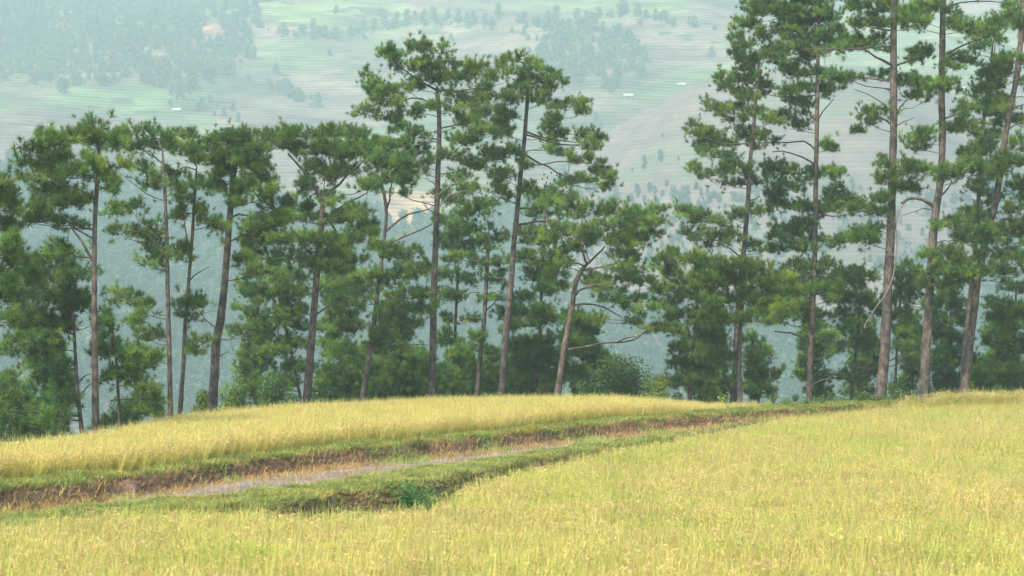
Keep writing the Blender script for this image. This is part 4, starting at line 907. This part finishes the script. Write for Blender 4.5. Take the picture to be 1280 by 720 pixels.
for (fr, li), v in zip(TT, V):
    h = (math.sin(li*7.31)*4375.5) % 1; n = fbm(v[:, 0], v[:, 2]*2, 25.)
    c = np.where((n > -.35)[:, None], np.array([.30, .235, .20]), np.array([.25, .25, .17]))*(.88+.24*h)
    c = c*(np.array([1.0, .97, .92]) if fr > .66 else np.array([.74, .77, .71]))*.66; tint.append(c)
V.append(np.array([[MC[0], MC[1], 126.]])); tint.append(np.array([[.35, .28, .22]]))
V = np.concatenate(V); tint = np.concatenate(tint); na = len(aa); nr = len(lv)*4
Fs = [(i*na+k, i*na+(k+1) % na, (i+1)*na+(k+1) % na, (i+1)*na+k) for i in range(nr-1) for k in range(na)]
Fs += [((nr-1)*na+k, (nr-1)*na+(k+1) % na, len(V)-1) for k in range(na)]
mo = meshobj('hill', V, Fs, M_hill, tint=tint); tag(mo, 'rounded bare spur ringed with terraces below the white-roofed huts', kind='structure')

def hill_hit(px, py):
    """ground point of the far mountainside (or of the spur) seen along a direction"""
    t = np.arange(600, 1500, 1.0); X = (px-640)*t/F; Z = (HZ-py)*t/F
    yh = Yhill(X, Z); i = np.argmax(t >= yh); th = t[i]
    inm = (((X-MC[0])/mound_r(Z))**2+((t-MC[1])/(mound_r(Z)*.85))**2 < 1) & (Z < 125) & (Z > 0)
    if inm.any(): th = min(th, t[np.argmax(inm)])
    return np.array([(px-640)*th/F, th+.5, (HZ-py)*th/F])

# trees of the far wood
def far_tree(name, seed, H=9., W=6.5, cols=((.075, .12, .045), (.10, .155, .055), (.055, .095, .04)), n=420, tall=False):
    global RNG
    keep = RNG; RNG = np.random.default_rng(seed); rr = random.Random(seed)
    cen, rad = [], []
    for i in range(9):
        a = rr.uniform(0, 6.28); z = H*rr.uniform(.35, .88); r = W*.5*rr.uniform(0, .65)*(1.15-z/H)
        cen.append([r*math.cos(a), r*math.sin(a), z]); s = rr.uniform(.2, .32)*W*(1.2-.5*z/H)
        rad.append([s, s, s*(1.3 if tall else .9)])
    V, Q, T = leaf_cloud(cen, rad, n, .55, cols)
    v, q = tube(np.array([[0, 0, -.6], [.1, 0, H*.3], [0, .1, H*.7]]), [.22, .17, .08], 6)
    RNG = keep
    return (V, Q, T), (v, q)
def far_variant(seed, **kw):
    (V, Q, T), (v, q) = far_tree('far_tree', seed, **kw)
    off = len(V); V2 = np.concatenate([V, v]); T2 = np.concatenate([T, np.tile([.10, .08, .06], (len(v), 1))])
    return meshobj('wood_tree', V2, np.concatenate([Q, q+off]), M_far, tint=T2, lnk=False)
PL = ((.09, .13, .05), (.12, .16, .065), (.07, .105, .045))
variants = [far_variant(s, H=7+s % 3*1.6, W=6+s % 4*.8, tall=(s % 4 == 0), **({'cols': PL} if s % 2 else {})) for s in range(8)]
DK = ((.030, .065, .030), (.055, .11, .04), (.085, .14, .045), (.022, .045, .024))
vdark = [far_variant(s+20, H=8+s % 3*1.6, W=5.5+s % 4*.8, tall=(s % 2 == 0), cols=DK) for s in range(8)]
def poly_in(px, py, poly):
    ins = np.zeros(px.shape, bool); j = len(poly)-1
    for i in range(len(poly)):
        xi, yi = poly[i]; xj, yj = poly[j]
        ins ^= ((yi > py) != (yj > py)) & (px < (xj-xi)*(py-yi)/((yj-yi) or 1e-9)+xi); j = i
    return ins
F1 = [(-80, -30), (335, -30), (322, 50), (318, 85), (290, 100), (275, 92), (250, 118), (218, 128), (200, 112), (140, 106), (60, 112), (-80, 112)]
F2 = [(680, 30), (745, 40), (790, 55), (805, 88), (780, 112), (770, 120), (735, 105), (700, 100), (665, 75)]
F4b = [(1180, -20), (1280, -20), (1360, 60), (1300, 160), (1230, 120)]
def wooded(x, y, z):
    px = 640+F*x/y; py = HZ-F*z/y
    jx = px+9*np.sin(z*.5+x*.2); jy = py+6*np.sin(x*.3)+4*np.sin(x*.11+1)
    w1 = poly_in(jx, jy, F1); w2 = poly_in(jx, jy, F2)
    low = np.interp(px, [-100, 0, 60, 200, 300, 400, 560, 700, 780, 860, 940, 1100, 1300], [205, 208, 215, 232, 245, 285, 290, 245, 236, 240, 205, 243, 250])+10*fbm(x, z, 22.)
    w4 = py > low
    keep = ~(((px-512)/40)**2+((py-265)/28)**2 < 1) & ~(((px-742)/15)**2+((py-241)/9)**2 < 1) & ~(((px-265)/14)**2+((py-42)/11)**2 < 1)
    thin = fbm(x, z, 14.) > -.75
    # hedgerows and thickets along some terrace edges
    hedge = (np.abs(py-(40+8*np.sin(px*.02))) < 3.5) & (px > 335) & (px < 620) | (np.abs(py-(28+.02*(px-640)+7*np.sin(px*.03))) < 3) & (px > 620) & (px < 900) | (np.abs((py-100)-(px-300)*.35) < 5) & (px > 335) & (px < 400)
    sp = (fbm(x, z*1.5, 17.) > .95) & (RNG.random(len(x)) < .7)
    return (w1 | w2 | w4 | hedge | sp) & keep & (thin | w4), w4
zz = np.linspace(-95, 258, 110)
px_pts = []
X, Zg = np.meshgrid(np.arange(-360, 440, 4.6), np.arange(-100, 255, 2.6))
X = X.ravel()+RNG.uniform(-2.4, 2.4, X.size); Zg = Zg.ravel()+RNG.uniform(-1.4, 1.4, X.size)
Yg = Yhill(X, Zg)
w, w4 = wooded(X, Yg, Zg); keep = w & (RNG.random(len(X)) < .92)
X, Yg, Zg, w4 = X[keep], Yg[keep], Zg[keep], w4[keep]
sc = np.where(w4, RNG.uniform(.7, 1.6, len(X)), RNG.uniform(.35, 1.35, len(X)))
PT = np.stack([X, Yg+.5, Zg-.2], 1)
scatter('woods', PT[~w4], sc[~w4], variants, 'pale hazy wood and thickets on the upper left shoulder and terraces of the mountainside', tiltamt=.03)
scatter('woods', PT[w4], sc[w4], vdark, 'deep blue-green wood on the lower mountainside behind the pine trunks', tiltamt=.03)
# bushes on the lower flanks of the spur
a = RNG.uniform(math.pi, 2*math.pi, 2600); z = RNG.uniform(20, 112, 2600); x, y = mound_pt(a, z)
px = 640+F*x/y; py = HZ-F*z/y
k = (py > 238+8*np.sin(px*.05)) | ((np.abs(py-(215-(px-800)*.30)) < 3) & (px > 790) & (px < 900) & (RNG.random(len(px)) < .5))
scatter('woods', np.stack([x, y, z-.3], 1)[k], RNG.uniform(.25, .75, k.sum()), vdark, 'hazy thicket around the foot of the rounded terraced spur', tiltamt=.03)

# separate trees one can tell apart on the far slope
(cV, cQ, cT), (tv, tq) = far_tree('t', 3, H=9, W=6)
proto = empty('far_tree', (0, 0, 0))
pc = meshobj('crown', cV, cQ, M_far, proto, tint=cT); pt = meshobj('trunk', tv, tq, M_bark, proto, smooth=True)
spots = [(830, 183, 1.0, 'lone small tree on the bare face of the rounded spur', None)]
more = [(252, 135), (247, 138), (268, 146), (280, 145), (298, 152), (262, 128), (291, 138), (345, 90), (420, 15), (477, 20), (505, 75), (563, 48), (566, 52), (455, 48), (640, 40), (655, 42), (310, 100), (610, 145), (745, 150), (750, 158), (800, 30), (660, 50), (702, 145), (890, 70), (412, 70), (560, 20)]
GL = 'small blurred round tree dotted alone on the hazy far terraces'
for px, py in more: spots.append((px, py, random.uniform(.6, 1.1), GL, 'small trees dotted over the far terraces'))
for i, (px, py, s, lab, grp) in enumerate(spots):
    if i == 0: o, cs = proto, []
    else:
        o = proto.copy(); COL.objects.link(o)
        for ch in (pc, pt):
            c2 = ch.copy(); COL.objects.link(c2); c2.parent = o
    h = hill_hit(px, py+5*s); o.location = h-np.array([0, 0, .3]); o.scale = (s, s, s); o.rotation_euler.z = random.uniform(0, 6.28)
    tag(o, lab, 'tree', grp)
# white-roofed field huts
def hut(px, py, w, label):
    h = hill_hit(px, py+2); root = empty('hut', h); root.rotation_euler.z = random.uniform(-.2, .2); tag(root, label, 'hut', 'white-roofed huts on the far slopes')
    d, hh, r = w*.6, 2.3, .9
    V = [(-w/2, -d/2, -.8), (w/2, -d/2, -.8), (w/2, d/2, -.8), (-w/2, d/2, -.8), (-w/2, -d/2, hh), (w/2, -d/2, hh), (w/2, d/2, hh), (-w/2, d/2, hh), (-w/2, 0, hh+r*.8), (w/2, 0, hh+r*.8)]
    meshobj('wall', V, [(0, 1, 5, 4), (1, 2, 6, 9, 5), (2, 3, 7, 6), (3, 0, 4, 8, 7), (0, 3, 2, 1)], M_hutwall, root)
    e = .5; a = w/2+e; b = d/2+e; z0 = hh-.35; z1 = hh+r
    V = [(-a, -b, z0), (a, -b, z0), (a, 0, z1), (-a, 0, z1), (-a, b, z0), (a, b, z0)]; V += [(x, y, z-.12) for x, y, z in V]
    meshobj('roof', V, [(0, 1, 2, 3), (3, 2, 5, 4), (6, 9, 8, 7), (9, 10, 11, 8), (0, 6, 7, 1), (4, 5, 11, 10), (0, 3, 9, 6), (3, 4, 10, 9), (1, 7, 8, 2), (2, 8, 11, 5)], M_roof, root)
    V = [(-.5, -d/2-.03, 0), (.4, -d/2-.03, 0), (.4, -d/2-.03, 1.6), (-.5, -d/2-.03, 1.6), (-.5, -d/2-.005, 0), (.4, -d/2-.005, 0), (.4, -d/2-.005, 1.6), (-.5, -d/2-.005, 1.6)]
    meshobj('door', V, [(0, 1, 2, 3), (0, 4, 5, 1), (1, 5, 6, 2), (2, 6, 7, 3), (3, 7, 4, 0)], M_door, root)
hut(785, 122, 4.6, 'wider white-roofed hut in the saddle left of the rounded spur')
hut(852, 108, 3.6, 'small white-roofed hut on the crest of the rounded spur')
hut(221, 140, 4.0, 'white-roofed hut below the dark wood on the left slope')
hut(1202, 113, 5.0, 'white-roofed hut glimpsed between the tall pines at the right')

# ------------------------------------------------------------------ air
bx0, bx1, by0, by1, bz0, bz1 = -1600, 1620, -420, 1650, -156, 275
V = [(x, y, z) for x in (bx0, bx1) for y in (by0, by1) for z in (bz0, bz1)]
hz = meshobj('haze', V, [(0, 1, 3, 2), (4, 6, 7, 5), (0, 4, 5, 1), (2, 3, 7, 6), (0, 2, 6, 4), (1, 5, 7, 3)], [])
hz.data.materials.clear()
mh, nt = mat('valley_haze'); hz.data.materials.append(mh)
o = N(nt, 'ShaderNodeOutputMaterial'); pv = N(nt, 'ShaderNodeVolumePrincipled')
pv.inputs['Color'].default_value = (.675, .885, .875, 1); pv.inputs['Density'].default_value = .00062; pv.inputs['Anisotropy'].default_value = 0.15
nt.links.new(pv.outputs[0], o.inputs['Volume']); tag(hz, 'pale blue-green summer haze filling the valley', kind='stuff')

# ------------------------------------------------------------------ light
ELEV, AZ = 56., 215.        # azimuth clockwise from +Y: the sun stands behind the camera to the left
W = bpy.data.worlds.new('World'); S.world = W; W.use_nodes = True; nt = W.node_tree; nt.nodes.clear()
sky = N(nt, 'ShaderNodeTexSky'); sky.sky_type = 'NISHITA'; sky.sun_disc = False
sky.sun_elevation = R(ELEV); sky.sun_rotation = R(AZ); sky.dust_density = 3; sky.air_density = 1; sky.ozone_density = 1
bgn = N(nt, 'ShaderNodeBackground'); bgn.inputs[1].default_value = .15; ow = N(nt, 'ShaderNodeOutputWorld')
nt.links.new(sky.outputs[0], bgn.inputs[0]); nt.links.new(bgn.outputs[0], ow.inputs[0])
sl = bpy.data.lights.new('sun', 'SUN'); sl.energy = 3.2; sl.angle = R(6); sl.color = (1, .95, .86)
so = bpy.data.objects.new('sun', sl); link(so)
from mathutils import Vector
dv = Vector((math.sin(R(AZ))*math.cos(R(ELEV)), math.cos(R(AZ))*math.cos(R(ELEV)), math.sin(R(ELEV))))
so.rotation_euler = dv.to_track_quat('Z', 'Y').to_euler(); so.location = (0, 0, 40)

# ------------------------------------------------------------------ camera
cam = bpy.data.cameras.new('camera'); co = bpy.data.objects.new('camera', cam); link(co)
cam.sensor_width = 36; cam.lens = 36*F/1280; cam.shift_y = 40/1280; cam.clip_end = 5000; cam.clip_start = .5
cam.dof.use_dof = True; cam.dof.focus_distance = 84; cam.dof.aperture_fstop = 2.2
co.location = (0, 0, 0); co.rotation_euler = (R(90), 0, 0); S.camera = co
S.view_settings.view_transform = 'Standard'; S.view_settings.look = 'None'; S.view_settings.gamma = 1
S.view_settings.exposure = 1.18
S.cycles.use_denoising = True; S.cycles.max_bounces = 8; S.cycles.diffuse_bounces = 3; S.cycles.transmission_bounces = 3
S.cycles.volume_bounces = 1; S.cycles.glossy_bounces = 2; S.cycles.use_adaptive_sampling = True; S.cycles.adaptive_threshold = .02
